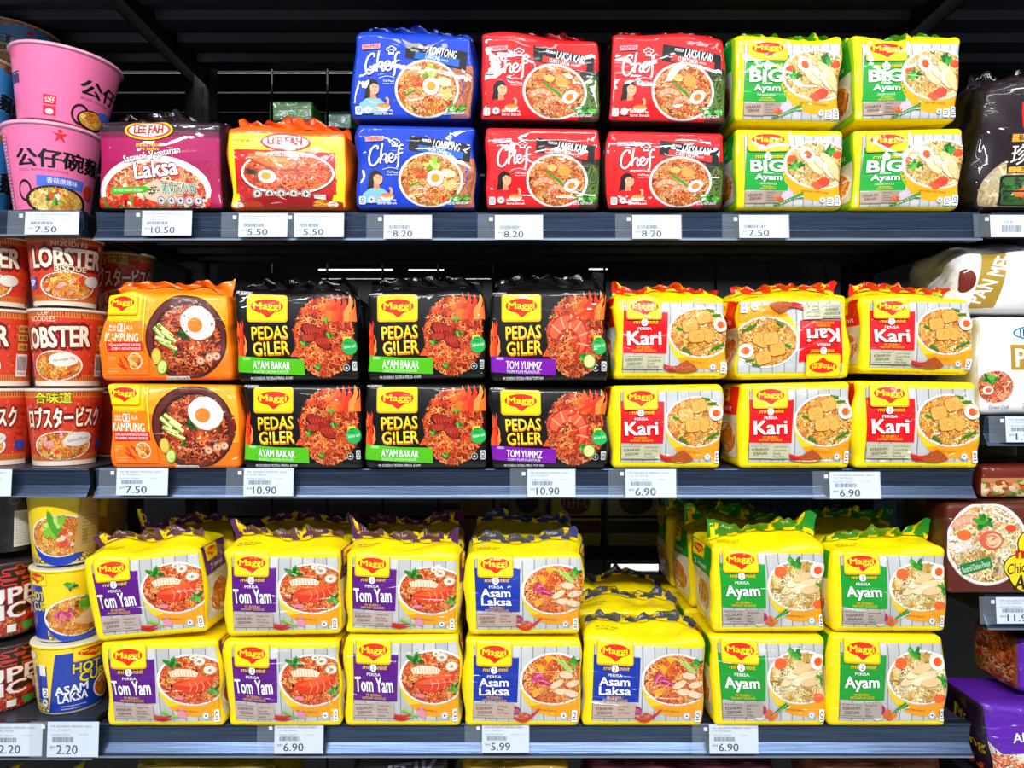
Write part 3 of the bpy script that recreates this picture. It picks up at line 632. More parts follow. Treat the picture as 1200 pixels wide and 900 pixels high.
FL = ['#ff7a2a', '#ff5a24', '#e83c1c', '#ff9a4a']
def flame(A, x, y, w, h, lean=0.0, n=4):
    for i in range(n):
        q = (i + .5) / n; bx = x + w * (q - .5); hh_ = h * A.r.uniform(.6, 1.0); ww = w / n * 1.1
        A.poly([(bx - ww * .6, y), (bx - ww * .75 + lean * hh_ * .35, y - hh_ * .35), (bx - ww * .1 + lean * hh_ * .6, y - hh_ * .62), (bx - ww * .25 + lean * hh_, y - hh_), (bx + ww * .5 + lean * hh_ * .75, y - hh_ * .68), (bx + ww * .35 + lean * hh_ * .45, y - hh_ * .42), (bx + ww * .7, y)], FL[i % 4], lift=A.L + i * .1)
    A.up(.5)
def art_pedas(kind, seed):
    A = Art(35, 505, 435, 775, seed, 24); A.L = 3
    flame(A, 55, 700, 34, 110, -.05, 4); flame(A, 48, 640, 20, 70, .1, 3); flame(A, 232, 700, 50, 100, .15, 3);
    pal = ['#e8622a', '#f58a44', '#d84a1e', '#f9a866', '#c03c1a'] if kind == 'bakar' else ['#e0622e', '#ee8448', '#c94a22', '#f6a56c', '#a83818']
    A.ell(325, 642, 98, 118, '#7a1d0c', wob=.04); A.up(.5)
    A.squig(325, 642, 98, 120, 150, 4.4, 34, ['#8a2410', '#a8331a'], levels=.5); A.squig(325, 642, 99, 121, 330, 3.3, 32, pal, levels=1.2)
    flame(A, 385, 592, 96, 88, .16, 5); flame(A, 345, 560, 50, 50, .5, 3)
    if kind == 'bakar':
        for x, y, a, r_ in ((292, 625, 20, 42), (318, 655, 40, 36), (275, 645, -10, 28)):
            A.ell(x, y, r_, r_ * .5, '#5c120a', a, wob=.08); A.up(.2); A.ell(x, y - 2, r_ * .9, r_ * .42, '#a82c1a', a, wob=.1); A.up(.25)
            for i in range(6): A.stroke([(x - r_ * .6 + i * r_ * .22, y - 10), (x - r_ * .5 + i * r_ * .22, y + 8)], 2.4, '#d8543a')
            A.up(.3)
        for x, y in ((342, 632), (262, 662), (300, 733), (335, 590)): leafs(A, x, y, 17, 4)
    else:
        prawn(A, 300, 655, 104, 112, 1, ('#c8321a', '#ec6a44', '#f9a684')); A.stroke([(300, 600), (350, 575), (400, 545), (425, 520)], 12, '#d8401f', taper=True); A.up(.3)
        leafs(A, 350, 700, 22, 5); A.ell(372, 715, 22, 22, '#5aa528'); A.up(.3); A.ell(372, 715, 18, 18, '#e3ee9a'); A.up(.3)
        A.dots(310, 640, 80, 90, 20, 4, ['#f0d9a8', '#6aa53a', '#c8401e'])
    bc, t1 = ('#5fc41c', 'AYAM BAKAR') if kind == 'bakar' else ('#8a1cb4', 'TOM YUMMZ')
    A.poly([(120, 600), (200, 590), (226, 625), (232, 670), (210, 705), (60, 705), (84, 660), (82, 620)], '#0c0a0c'); A.up(.4)
    A.poly([(41, 697), (150, 706), (257, 708), (258, 757), (140, 752), (39, 745)], bc); A.up(.5)
    A.text(t1, 90, 714, 211, 738, '#ffffff', off=.03, rot=2); A.text('PERISA', 58, 702, 82, 709, '#f4ffdc', off=.02); A.text('ROASTED CHICKEN FLAVOUR' if kind == 'bakar' else 'TOM YUM FLAVOUR', 92, 741, 205, 749, '#eaffd0', off=.01, rot=1)
    for s_, x0, x1, y0 in (('PEDAS', 90, 208, 609), ('G!LER', 93, 211, 655)):
        A.text(s_, x0 + 1, y0 + 2, x1 + 1, y0 + 43, '#f08a1c', off=.045, rot=-2); A.up(.4); A.text(s_, x0, y0, x1, y0 + 38, '#ffe23a', off=.04, rot=-2)
    A.up(.2)
    A.text('MI GORENG SEGERA PERISA AYAM' if kind == 'bakar' else 'MI GORENG SEGERA PERISA TOM YAM', 80, 760, 216, 768, '#ffffff', off=.02)
    A.text('MI GORENG', 42, 508, 92, 516, '#ffffff', off=.03, rot=2)
    A.rect(388, 640, 414, 662, '#d8e03c'); A.up(.3); A.ell(407, 670, 25, 25, '#2fb45a'); A.up(.3); A.text('MSG', 393, 656, 411, 662, '#2a5a10', off=.04); A.text('TANPA', 391, 645, 411, 652, '#2a5a10', off=.04); A.text('bahan asli', 389, 664, 426, 674, '#e6ffe6', off=.02, rot=-8)
    A.rect(390, 668, 391, 669, '#2fb45a'); halal(A, 394, 735, 12, '#0c0a0c', '#d8d8d8'); badge(A, 413, 716, 427, 745, '#d0d0d0', '#222222')
    logo(A, 75, 516, 210, 598)
    return A

def art_cili(seed):
    A = Art(345, 503, 790, 775, seed, 24); A.L = 3
    A.rect(348, 505, 480, 590, '#ffd21a'); A.rect(480, 505, 790, 600, '#ffb01a'); A.rect(740, 560, 790, 690, '#ffb41c'); A.up(.3)
    for i in range(26): A.ring(A.r.uniform(490, 570) if i % 2 else A.r.uniform(745, 785), A.r.uniform(510, 590) if i % 2 else A.r.uniform(520, 700), 9, 9, 2, '#f08a10', A.r.uniform(0, 180), A.r.uniform(200, 360), n=9)
    A.up(.3); A.rect(758, 600, 779, 665, '#d8281e'); A.text('Maggi', 759, 606, 778, 614, '#ffe81a'); A.up(.3)
    A.ell(642, 640, 140, 134, '#4a1a14', n=48); A.up(.3); A.ell(642, 640, 134, 128, '#6e2a20', n=48); A.up(.3); A.ell(645, 645, 118, 116, '#3a120c', n=44); A.up(.3)
    A.squig(648, 650, 112, 112, 130, 5, 34, ['#6a1a0c', '#8a2a14'], levels=.5); A.squig(648, 650, 112, 112, 330, 3.4, 30, ['#c8461e', '#e06a34', '#a8331a', '#f2955a', '#7c200f'], levels=1.2)
    A.dots(650, 670, 90, 80, 40, 5, ['#2f7a2a', '#f6c08a', '#d83a1c'])
    for i, (x0, y0, x1, y1) in enumerate(((532, 610, 568, 645), (545, 600, 600, 640), (552, 652, 612, 680), (538, 640, 590, 662), (560, 622, 608, 656))):
        A.stroke([(x0, y0), (x1, y1)], 13, '#6fae2c', smooth=False, lift=A.L + i * .15); A.stroke([(x0 + 2, y0), (x1 + 1, y1 - 2)], 8.5, '#eef2a8', smooth=False, lift=A.L + i * .15 + .08)
    A.up(1); leafs(A, 640, 630, 30, 12, ('#1f5a20', '#2f7a2a', '#17421a')); leafs(A, 608, 690, 14, 5, ('#1f5a20', '#2f7a2a'))
    A.ell(541, 700, 17, 25, '#c8a83a', wob=.04); A.ell(559, 734, 18, 24, '#6fa82c', 20); A.up(.3); A.ell(541, 700, 13, 21, '#e8c860'); A.ell(559, 734, 14, 20, '#dbe68a', 20); A.up(.3)
    A.ell(687, 597, 62, 54, '#b8763a', 20, wob=.035); A.up(.2); A.ell(686, 595, 60, 52, '#fbf4ec', 20, wob=.035); A.up(.4); A.ell(676, 602, 27, 24, '#f6a048'); A.up(.2); A.ell(676, 602, 25, 22, '#f08a34'); A.up(.3)
    for x, y in ((692, 715), (722, 705), (745, 700)): halal(A, x, y, 13, '#f2c8a8', '#b85a34')
    A.poly([(349, 590), (492, 590), (498, 690), (366, 690)], '#ff8a12'); A.rect(366, 690, 515, 757, '#ff8210'); A.rect(492, 515, 497, 690, '#ffe23a'); A.up(.3)
    A.text('MI GORENG', 370, 581, 455, 594, '#ffe23a', off=.02); A.text('PERISA', 372, 604, 398, 612, '#ffffff', off=.02); A.text('RASA', 372, 614, 398, 622, '#ffffff', off=.02)
    A.text('CILI', 402, 598, 428, 625, '#ffffff', off=.04); A.text('ALA', 434, 604, 457, 618, '#fff4d8', off=.02); A.text('KAMPUNG', 363, 628, 479, 655, '#fff8e8', off=.035, rot=1)
    A.poly([(365, 655), (494, 655), (497, 685), (370, 688)], '#d8201a'); A.up(.3); A.text('CHILI ALA KAMPUNG FLAVOUR', 371, 661, 488, 669, '#ffffff', off=.02); A.text('MI GORENG / INSTANT NOODLES', 374, 673, 488, 681, '#ffffff', off=.02)
    A.ell(467, 715, 26, 26, '#f4e2c8'); A.up(.2); A.ell(467, 715, 22, 22, '#a83a1a'); A.up(.2); A.squig(467, 715, 22, 22, 40, 2.6, 16, NOOD, levels=.6)
    for q in ((410, 705, 425, 730, 440, 750), (425, 700, 440, 715, 452, 745), (405, 722, 425, 735, 445, 738)): A.stroke([(q[0], q[1]), (q[2], q[3]), (q[4], q[5])], 6, '#d8281a', taper=True)
    lines(A, 372, 700, 402, 712, 2, '#ffe8b0'); lines(A, 372, 735, 415, 752, 2, '#ffe8b0')
    A.rect(570, 762, 650, 775, '#f4f0ea'); A.up(.2)
    for i in range(16): A.rect(574 + i * 4.6, 764, 576 + i * 4.6, 773, '#222222')
    A.rect(548, 763, 549, 764, '#ffffff'); logo(A, 355, 506, 470, 572)
    return A

def woman(A, x, y, k, shirt, look=1):
    """a woman in a plain shirt holding a bowl; x, y is the face centre, k the face height"""
    A.ell(x - look * k * .18, y - k * .05, k * .52, k * .66, '#1c1210', wob=.03); A.poly([(x - look * k * .65, y), (x - look * k * .2, y), (x - look * k * .35, y + k * .95), (x - look * k * .8, y + k * .8)], '#1c1210'); A.up(.2)
    A.poly([(x - k * 1.25, y + k * 2.0), (x - k * 1.15, y + k * 1.25), (x - k * .65, y + k * .85), (x - k * .1, y + k * .75), (x + k * .45, y + k * .85), (x + k * .9, y + k * 1.25), (x + k * 1.05, y + k * 2.0)], shirt)
    A.up(.2); A.poly([(x - k * .3, y + k * .3), (x + k * .1, y + k * .3), (x + k * .18, y + k * .85), (x - k * .3, y + k * .9)], '#d89470'); A.up(.2)
    A.ell(x + look * k * .03, y + k * .02, k * .36, k * .5, '#efb28c', -8 * look); A.up(.2)
    A.poly([(x - look * k * .42, y - k * .1), (x - look * k * .3, y - k * .55), (x + look * k * .2, y - k * .56), (x + look * k * .36, y - k * .2), (x - look * k * .05, y - k * .36)], '#1c1210'); A.up(.2)
    for ex in (-.08, .2): A.ell(x + look * k * ex, y - k * .08, k * .055, k * .04, '#24120c', n=7); A.stroke([(x + look * k * (ex - .07), y - k * .19), (x + look * k * (ex + .07), y - k * .2)], k * .03, '#3a2018', smooth=False)
    A.stroke([(x + look * k * .1, y - k * .05), (x + look * k * .13, y + k * .1)], k * .035, '#c8805c', smooth=False)
    A.ell(x + look * k * .08, y + k * .24, k * .13, k * .055, '#c83a3a', n=9); A.up(.15); A.ell(x + look * k * .08, y + k * .225, k * .09, k * .025, '#ffffff', n=7)
    bx, by = x + k * .75, y + k * 1.45
    A.stroke([(x + k * .95, y + k * 1.7), (x + k * 1.1, y + k * 1.0), (x + k * .95, y + k * .75)], k * .2, '#e8a884'); A.ell(bx - k * .6, by + k * .25, k * .2, k * .13, '#e8a884'); A.up(.2)
    A.ell(bx, by - k * .05, k * .52, k * .2, '#e87a34'); A.up(.1); A.ell(bx, by, k * .52, k * .36, '#f4f1ec', a0=0, a1=180); A.up(.1); A.ell(bx, by - k * .02, k * .5, k * .12, '#f49a4c'); A.up(.2)

def chef_script(A, x, y, k, rot=-8, col='#ffffff'):
    """the hand-written word Chef, with the cook's hat above the e and f"""
    c, q = math.cos(math.radians(rot)), math.sin(math.radians(rot))
    R = lambda pts: [(x + (u * c - v * q) * k, y + (u * q + v * c) * k) for u, v in pts]
    for pts, wd in (([(33, 12), (36, 4), (28, 0), (14, 10), (4, 32), (3, 52), (12, 62), (26, 54), (36, 40)], 6.0), ([(52, -6), (44, 20), (36, 58)], 5.6), ([(38, 48), (46, 34), (56, 30), (58, 38), (54, 50), (56, 59), (62, 54)], 5.2),
                    ([(64, 48), (76, 44), (80, 36), (74, 31), (66, 38), (65, 52), (72, 60), (82, 54), (88, 44)], 5.2), ([(116, 10), (108, 8), (100, 20), (96, 44), (90, 74), (84, 78)], 5.6), ([(86, 40), (98, 36), (112, 34)], 4.4)):
        A.stroke(R(pts), wd * k, col)
    A.up(.3)
def hat(A, x, y, k, col='#ffffff', bg='#1450c8'):
    for dx, dy, r in ((-11, -12, 9), (0, -17, 11), (11, -12, 9)): A.ell(x + dx * k, y + dy * k, r * k, r * k * .85, col, n=14)
    A.rect(x - 11 * k, y - 10 * k, x + 11 * k, y + 8 * k, col); A.up(.3)
    for dx, dy, r in ((-11, -12, 6), (0, -17, 8), (11, -12, 6)): A.ell(x + dx * k, y + dy * k, r * k, r * k * .82, bg, n=12)
    A.rect(x - 8 * k, y - 9 * k, x + 8 * k, y + 1 * k, bg); A.up(.2)

def art_chef(kind, seed):
    A = Art(487, 98, 945, 440, seed, 24); A.L = 3; bl = kind == 'lontong'; bg = '#1248c4' if bl else '#de1c22'
    A.rect(487, 98, 945, 438, bg); A.up(.3)
    A.poly([(870, 240), (945, 230), (945, 438), (860, 438)], '#b8704c' if bl else '#3a3a22'); A.up(.3)
    for i in range(22): A.stroke([(A.r.uniform(875, 900), A.r.uniform(250, 420)), (A.r.uniform(905, 925), A.r.uniform(250, 420)), (942, A.r.uniform(250, 420))], 4, (['#9c5434', '#c98860'] if bl else ['#4c6a2a', '#6a8a3a', '#a8502a'])[i % 2])
    A.up(.3)
    A.poly([(693, 143), (925, 176), (921, 252), (688, 208)], '#0c0c10'); A.up(.4); A.poly([(727, 184), (897, 208), (893, 238), (724, 210)], '#1c6ac8' if bl else '#e2372c'); A.up(.3)
    A.text('PERISA', 740, 160, 776, 172, '#ffffff', off=.03, rot=7); A.text('LONTONG' if bl else 'LAKSA KARI', 783 if bl else 780, 166, 884 if bl else 888, 200, '#ffffff', off=.04, rot=8, shear=.1)
    A.text('LONTONG' if bl else 'CURRY LAKSA', 768 if bl else 752, 197, 822 if bl else 830, 214, '#ffffff', off=.03, rot=8); A.text('FLAVOUR', 826 if bl else 836, 211, 852 if bl else 862, 219, '#ffffff', off=.02, rot=8)
    bowl(A, 773, 325, 123, 111, '#cc6a28', ['#f0a24a', '#f6bd6c', '#e0822e', '#fad59a', '#c96424'] if bl else ['#ec8a3a', '#f4a85c', '#d8682a', '#f9c68a', '#b84c1c'], 330, wd=3.2, ln=30)
    if bl:
        leafs(A, 780, 262, 34, 14, ('#9acb3c', '#c8e07a', '#6aa82c'))
        for i in range(16): A.stroke([(700 + i * 3, 300 + (i * 7) % 22), (735 + i * 2, 300 + (i * 5) % 16), (765, 318 + (i * 3) % 14)], 3, ['#e8482a', '#f4743c', '#d83a20'][i % 3])
        A.up(.4)
        for x, y in ((690, 350), (705, 343), (720, 352), (698, 360)): A.stroke([(x, y), (x + 24, y - 8)], 7, '#4a9a2c', smooth=False)
        A.up(.3); prawn(A, 722, 375, 60, 42, 1); prawn(A, 785, 372, 70, 60, -1)
        A.poly([(815, 345), (850, 325), (875, 350), (845, 372)], '#f2c27c'); A.ell(840, 300, 28, 18, '#f6deb0', 10, wob=.05); A.up(.4)
        egg(A, 790, 318, 31, 0, 1.0, '#f0a63c')
    else:
        for i in range(5): A.stroke([(730 + i * 6, 292 + i * 5), (762 + i * 5, 312 + i * 5), (790 + i * 3, 332 + i * 4)], 8, ['#3f8a26', '#6cb23c'][i % 2])
        A.up(.4); prawn(A, 722, 355, 80, 60, 1); prawn(A, 770, 375, 60, 50, -1); A.ell(800, 288, 26, 20, '#e8a24a', 0, wob=.05); A.ell(752, 275, 20, 14, '#f2b860', wob=.05); A.up(.3); egg(A, 830, 345, 31, -35, .72, '#f08a3c')
    leafs(A, 870, 395, 30, 12); A.dots(850, 395, 35, 15, 14, 6, ['#d8281a', '#f4f0e6']); leafs(A, 905, 400, 24, 8)
    A.text('LESS OIL HIGH CALCIUM', 838, 412, 915, 422, '#ffffff', off=.03, rot=-2)
    A.poly([(522, 155), (594, 150), (592, 170), (524, 174)], '#f6a0ac'); A.up(.3); A.text('MAMEE', 528, 155, 588, 168, '#c81c2c', off=.04, rot=-2)
    chef_script(A, 528, 196, 1.22); hat(A, 636, 186, 1.0, '#ffffff', bg)
    A.text('Chef Masak', 606, 292, 650, 300, '#ffffff', off=.02, rot=4); A.text('Resipi Asli', 606, 304, 648, 310, '#ffffff', off=.01); A.stroke([(590, 285), (620, 278), (650, 284)], 1.6, '#ffffff')
    woman(A, 572, 322, 48, '#8cc0ea' if bl else '#d81c24'); A.up(.3)
    badge(A, 503, 392, 526, 422, '#ffffff' if not bl else '#dfe8f4', '#1a3a8a' if bl else '#444444'); halal(A, 549, 405, 14); lines(A, 572, 402, 645, 424, 2, '#ffffff', ('Net Weight: 5 x 88g', 'Berat Bersih'))
    A.rect(487, 436, 945, 440, '#0c0c10')
    return A

def art_big(seed):
    A = Art(440, 115, 860, 445, seed, 24); A.L = 3
    wood(A, 475, 145, 855, 437, 10); A.up(.4)
    A.poly([(482, 192), (652, 188), (640, 372), (472, 370)], '#18a83c'); A.poly([(640, 132), (655, 132), (653, 190), (640, 190)], '#d6d6d5')
    A.poly([(618, 270)] + [(762 + 148 * math.cos(math.radians(a)), 275 + 140 * math.sin(math.radians(a))) for a in range(165, 20, -8)] + [(855, 400), (855, 270)], '#f5b41c'); A.up(.4)
    bowl(A, 762, 265, 142, 102, '#dcae5c', ['#f0d28a', '#f8e6b0', '#e5bd6a', '#fbf0cc', '#d9a850'], 300, wd=3.9, ln=32)
    A.dots(750, 290, 100, 60, 30, 5, ['#5fae3a', '#e8783a', '#e8783a', '#f7efcf'])
    A.ell(655, 248, 20, 17, '#ee5a34', wob=.05); A.ell(835, 222, 20, 16, '#ee5a34', wob=.05); A.ell(778, 338, 30, 20, '#e8523a', -20, wob=.05); A.ell(752, 352, 22, 14, '#ee6a44', 20, wob=.05); A.up(.4)
    leafs(A, 790, 208, 34, 11); leafs(A, 668, 272, 32, 12)
    for i, (x, y) in enumerate(((745, 280), (768, 262), (795, 248), (812, 268), (800, 290), (826, 295))):
        A.ell(x, y, 42, 19, '#d0a468', 38 + 3 * i, wob=.05); A.up(.15); A.ell(x, y - 3, 40, 17, ['#f5ddb0', '#fbe9c6', '#efd09c'][i % 3], 38 + 3 * i, wob=.05); A.up(.2)
    egg(A, 713, 227, 32, 60, .85)
    A.text('Lebih Sedap, Lebih Kenyang', 690, 372, 800, 382, '#8a3a08', off=.02, rot=3)
    watch(A, 562, 236, 15); A.text('BIG', 497, 250, 621, 296, '#ffffff', off=.075); A.text('PERISA', 543, 299, 583, 306, '#ffffff', off=.02); A.text('Ayam', 512, 308, 614, 338, '#ffffff', off=.055, rot=1)
    A.text('CHICKEN FLAVOUR', 525, 342, 596, 351, '#d8f4d8', off=.02); A.text('MI SEGERA /', 540, 355, 588, 361, '#ffe23a', off=.02); A.text('INSTANT NOODLES', 532, 363, 594, 369, '#ffe23a', off=.02)
    A.rect(476, 376, 552, 424, '#b8a294'); A.rect(552, 374, 620, 422, '#ae998c'); A.up(.3); A.text('KEBAIKAN', 484, 386, 540, 397, '#3a2a22', off=.03, rot=-4); A.text('SEBENAR', 490, 400, 536, 411, '#3a2a22', off=.03, rot=-4)
    for i, s_ in enumerate(('Rempah', 'Ikan', 'Bawang', 'Pilihan')): A.text(s_, 560, 379 + i * 10, 560 + len(s_) * 5, 386 + i * 10, '#3a2a22')
    A.ell(640, 396, 24, 20, '#d8c4d4', wob=.04); A.ell(612, 408, 15, 12, '#c8623a', wob=.06); A.ell(598, 404, 11, 9, '#d8804a', wob=.06); A.up(.3)
    for i in range(5): A.stroke([(590 + i * 7, 432 - i * 2), (640 + i * 8, 410 - i * 2), (700, 382 + i * 5)], 6, ['#2f8a2e', '#5cb848', '#1f6b28', '#e8f2d8', '#3f9a36'][i])
    A.up(.3); halal(A, 778, 410, 12); badge(A, 795, 398, 820, 430); badge(A, 826, 390, 848, 430)
    logo(A, 486, 128, 642, 215)
    return A

def art_leefah_mee(seed):
    A = Art(22, 432, 482, 762, seed, 44); A.L = 3
    A.rect(22, 432, 482, 462, '#f06a1c'); A.rect(30, 458, 480, 760, '#ffdc1a'); A.up(.3); A.poly([(52, 525), (442, 530), (446, 705), (54, 700)], '#d81e1a'); A.poly([(60, 640), (450, 640), (420, 762), (70, 762)], '#b81418'); A.up(.4)
    A.ell(258, 620, 186, 92, '#3a100c'); A.up(.2); A.ell(258, 618, 182, 90, '#f4e8d8'); A.up(.2); A.ell(258, 618, 172, 80, '#c23a14', n=44); A.up(.3)
    A.squig(258, 618, 170, 80, 130, 5, 40, ['#8a2410', '#a8331a'], levels=.5); A.squig(258, 618, 170, 80, 300, 3.8, 40, ['#e8522a', '#f4743c', '#d23c18', '#f9935a'], levels=1.2)
    A.poly([(100, 545), (130, 535), (190, 545), (270, 555), (305, 580), (300, 608), (250, 615), (180, 600), (120, 570)], '#b0401a'); A.up(.2); A.poly([(105, 547), (135, 538), (190, 549), (265, 558), (296, 582), (288, 600), (240, 604), (180, 590), (125, 566)], '#ef7a2c'); A.up(.2); A.poly([(150, 550), (200, 553), (250, 562), (270, 578), (220, 574)], '#f9a252'); A.up(.3)
    A.ell(180, 634, 36, 27, '#fbf6ea', 12); A.up(.3); A.ell(176, 632, 20, 16, '#f6a42a', 12); A.up(.3)
    for i in range(4): A.stroke([(92, 600 + i * 7), (120, 608 + i * 5), (148, 606 + i * 7)], 5, '#1c3a20', taper=True)
    A.up(.3); A.text('PERISA AYAM', 140, 535, 210, 545, '#ffe23a', off=.02, rot=2); A.text('INSTANT NOODLE MI SEGERA ARTIFICIAL', 138, 540, 372, 552, '#ffffff', off=.02, rot=1)
    for x in (139, 188, 234, 282, 329): halal(A, x, 703, 19, '#d8d0c8', '#4a4440')
    A.rect(360, 706, 404, 730, '#e8e0d8'); A.up(.2); A.text('MADE IN', 364, 710, 400, 717, '#a81c1c', off=.03)
    A.poly([(60, 730), (190, 712), (330, 716), (470, 735), (470, 762), (60, 762)], '#a01410'); A.ell(120, 748, 40, 20, '#c84a1c', wob=.08); A.ell(390, 742, 36, 16, '#e8b43a', wob=.08); A.ell(62, 748, 22, 13, '#f0e4cc'); A.ell(430, 745, 22, 13, '#f0e4cc'); A.up(.4)
    A.up(); A.ell(254, 492, 96, 36, '#d81e2a', n=36); A.up(1.2); A.ell(254, 492, 87, 29, '#f4ece4', n=36); A.up(1.5); A.text('LEE FAH', 186, 472, 316, 502, '#c00c18', off=.11); A.text('MEE', 232, 504, 270, 516, '#c81c24', off=.02); A.text('BEST BEFORE', 52, 484, 118, 494, '#8a6a10', off=.01)
    return A

def art_leefah_veg(seed):
    A = Art(345, 430, 840, 757, seed, 44); A.L = 3
    A.rect(345, 490, 840, 757, '#b01464'); A.rect(345, 470, 840, 495, '#7a1048'); A.rect(345, 580, 840, 757, '#a80f4c'); A.up(.4)
    A.ell(575, 690, 220, 128, '#e8dcd8'); A.up(.3); A.ell(575, 700, 198, 112, '#c84a2a', n=44); A.up(.3)
    A.squig(575, 700, 196, 110, 260, 6, 52, ['#e89a6a', '#f2b88a', '#d8603a', '#f9d2ac', '#c8442a'], levels=1.2); A.dots(575, 690, 150, 70, 50, 13, ['#d8301c', '#e8542a', '#5aa02c', '#f0e0c4'])
    A.poly([(520, 680), (590, 650), (660, 700), (600, 740), (540, 720)], '#d8c4a8'); A.poly([(540, 690), (580, 670), (600, 690), (560, 710)], '#4a2418'); A.up(.3)
    A.dots(400, 735, 60, 22, 40, 10, ['#c81c1c', '#e8402a', '#8a1010', '#3f8a26']); A.dots(740, 735, 60, 22, 40, 10, ['#c81c1c', '#e8402a', '#8a1010', '#e8d8c0'])
    A.poly([(405, 680), (540, 676), (560, 686), (540, 698), (402, 706)], '#54b41c'); A.up(.3); A.text('MI VEGETARIAN SEGERA', 415, 685, 530, 695, '#f4ffe0', off=.02)
    A.text('Instant Noodle', 508, 515, 618, 530, '#ffe23a', off=.03); A.text('Mi Segera', 526, 533, 600, 548, '#ffe23a', off=.03)
    A.text('Sarawak Vegetarian', 456, 545, 685, 580, '#ffffff', off=.03, rot=-9, out='#5a0c34', outw=.07); A.up(.2); A.text('Laksa', 500, 580, 670, 642, '#ffffff', off=.05, rot=-6, out='#8a1048', outw=.1); A.up(.3)
    A.text('素叻沙面', 605, 664, 740, 704, '#f4fff4', off=.1); A.up(.4); A.text('素叻沙面', 605, 664, 740, 704, '#0c6a4a', off=.03)
    for x in (600, 640, 676, 710, 745): halal(A, x, 728, 17, '#d8d0d0', '#5a4448')
    A.up(); A.ell(558, 467, 98, 38, '#f2c41c', n=36); A.up(1.2); A.ell(558, 467, 89, 31, '#d81e2a', n=36); A.up(1.2); A.ell(558, 467, 80, 25, '#f4ece4', n=36); A.up(1.5); A.text('LEE FAH', 500, 450, 616, 480, '#c00c18', off=.11); A.text('MEE', 545, 482, 573, 489, '#3a2a8a', off=.02)
    return A
# ------------------------------------------------------------------ the setting
M_SHELF = simple_mat('painted_shelf_metal', '#3c414e', 0.42, metallic=0.3, noise=0.12, scale=30, bump=0.1)
M_LIP = simple_mat('dark_blue_lip_metal', '#56657f', 0.3, metallic=0.85, noise=0.3, scale=9, stretch=(1.2, 30, 42), bump=0.15)
M_LIPL = simple_mat('pale_lip_edge', '#aeb9cc', 0.3, metallic=0.8, noise=0.15, scale=12, stretch=(1, 20, 20))
M_BLACK = simple_mat('black_back_panel', '#0b0c12', 0.6, noise=0.2, scale=8)
M_POST = simple_mat('dark_upright_paint', '#151821', 0.45, noise=0.1, scale=12)
M_WHITE = simple_mat('white_wall_paint', '#f2f0ea', 0.7, noise=0.03)
M_CHROME = simple_mat('chrome_wire', '#9aa0aa', 0.25, metallic=1.0, noise=0.05)
M_CLEAR = simple_mat('clear_plastic_sleeve', '#dfe8f2', 0.12, noise=0.02, alpha=0.07, coat=0.5)
M_CLIP = simple_mat('white_clip_plastic', '#e8ecf2', 0.4)

def cells_with_holes(name, mat, x0, x1, z0, z1, y, th, holes):
    xs = sorted({x0, x1, *[h[0] for h in holes], *[h[1] for h in holes]}); zs = sorted({z0, z1, *[h[2] for h in holes], *[h[3] for h in holes]})
    mb = MB()
    for za, zb in zip(zs, zs[1:]):
        run = None
        for xa, xb in zip(xs, xs[1:]):
            cx, cz = (xa + xb) / 2, (za + zb) / 2
            hole = any(h[0] < cx < h[1] and h[2] < cz < h[3] for h in holes)
            if hole:
                if run is not None: mb.box(run, xa, y, y + th, za, zb); run = None
            elif run is None: run = xa
        if run is not None: mb.box(run, x1, y, y + th, za, zb)
    return structure(name, mb, mat)
k62 = 1.49 / 0.87 * 0.001
hz = lambda x0, x1, y0, y1: ((x0 - 600) * k62, (x1 - 600) * k62, (450 - y1) * k62, (450 - y0) * k62)
cells_with_holes('wall_back', M_BLACK, -1.5, 1.5, -1.3, 2.0, 0.62, 0.01,
    [hz(70, 426, 83, 86), hz(70, 426, 107.5, 109.5), hz(70, 426, 131, 132), hz(372, 460, 314.5, 317), hz(478, 520, 315, 317), hz(376, 575, 326, 327), hz(690, 712, 314, 316), hz(716, 860, 661, 670)])
mb = MB(); mb.box(-2.6, 2.6, 2.2, 2.25, -1.3, 1.3); structure('wall_far', mb, M_WHITE)
M_FLOOR = simple_mat('pale_floor_tile', '#e8e8e4', 0.3, noise=0.05, scale=3)
mb = MB(); mb.box(-2.6, 2.6, -2.6, 2.25, -1.36, -1.3); structure('floor', mb, M_FLOOR)

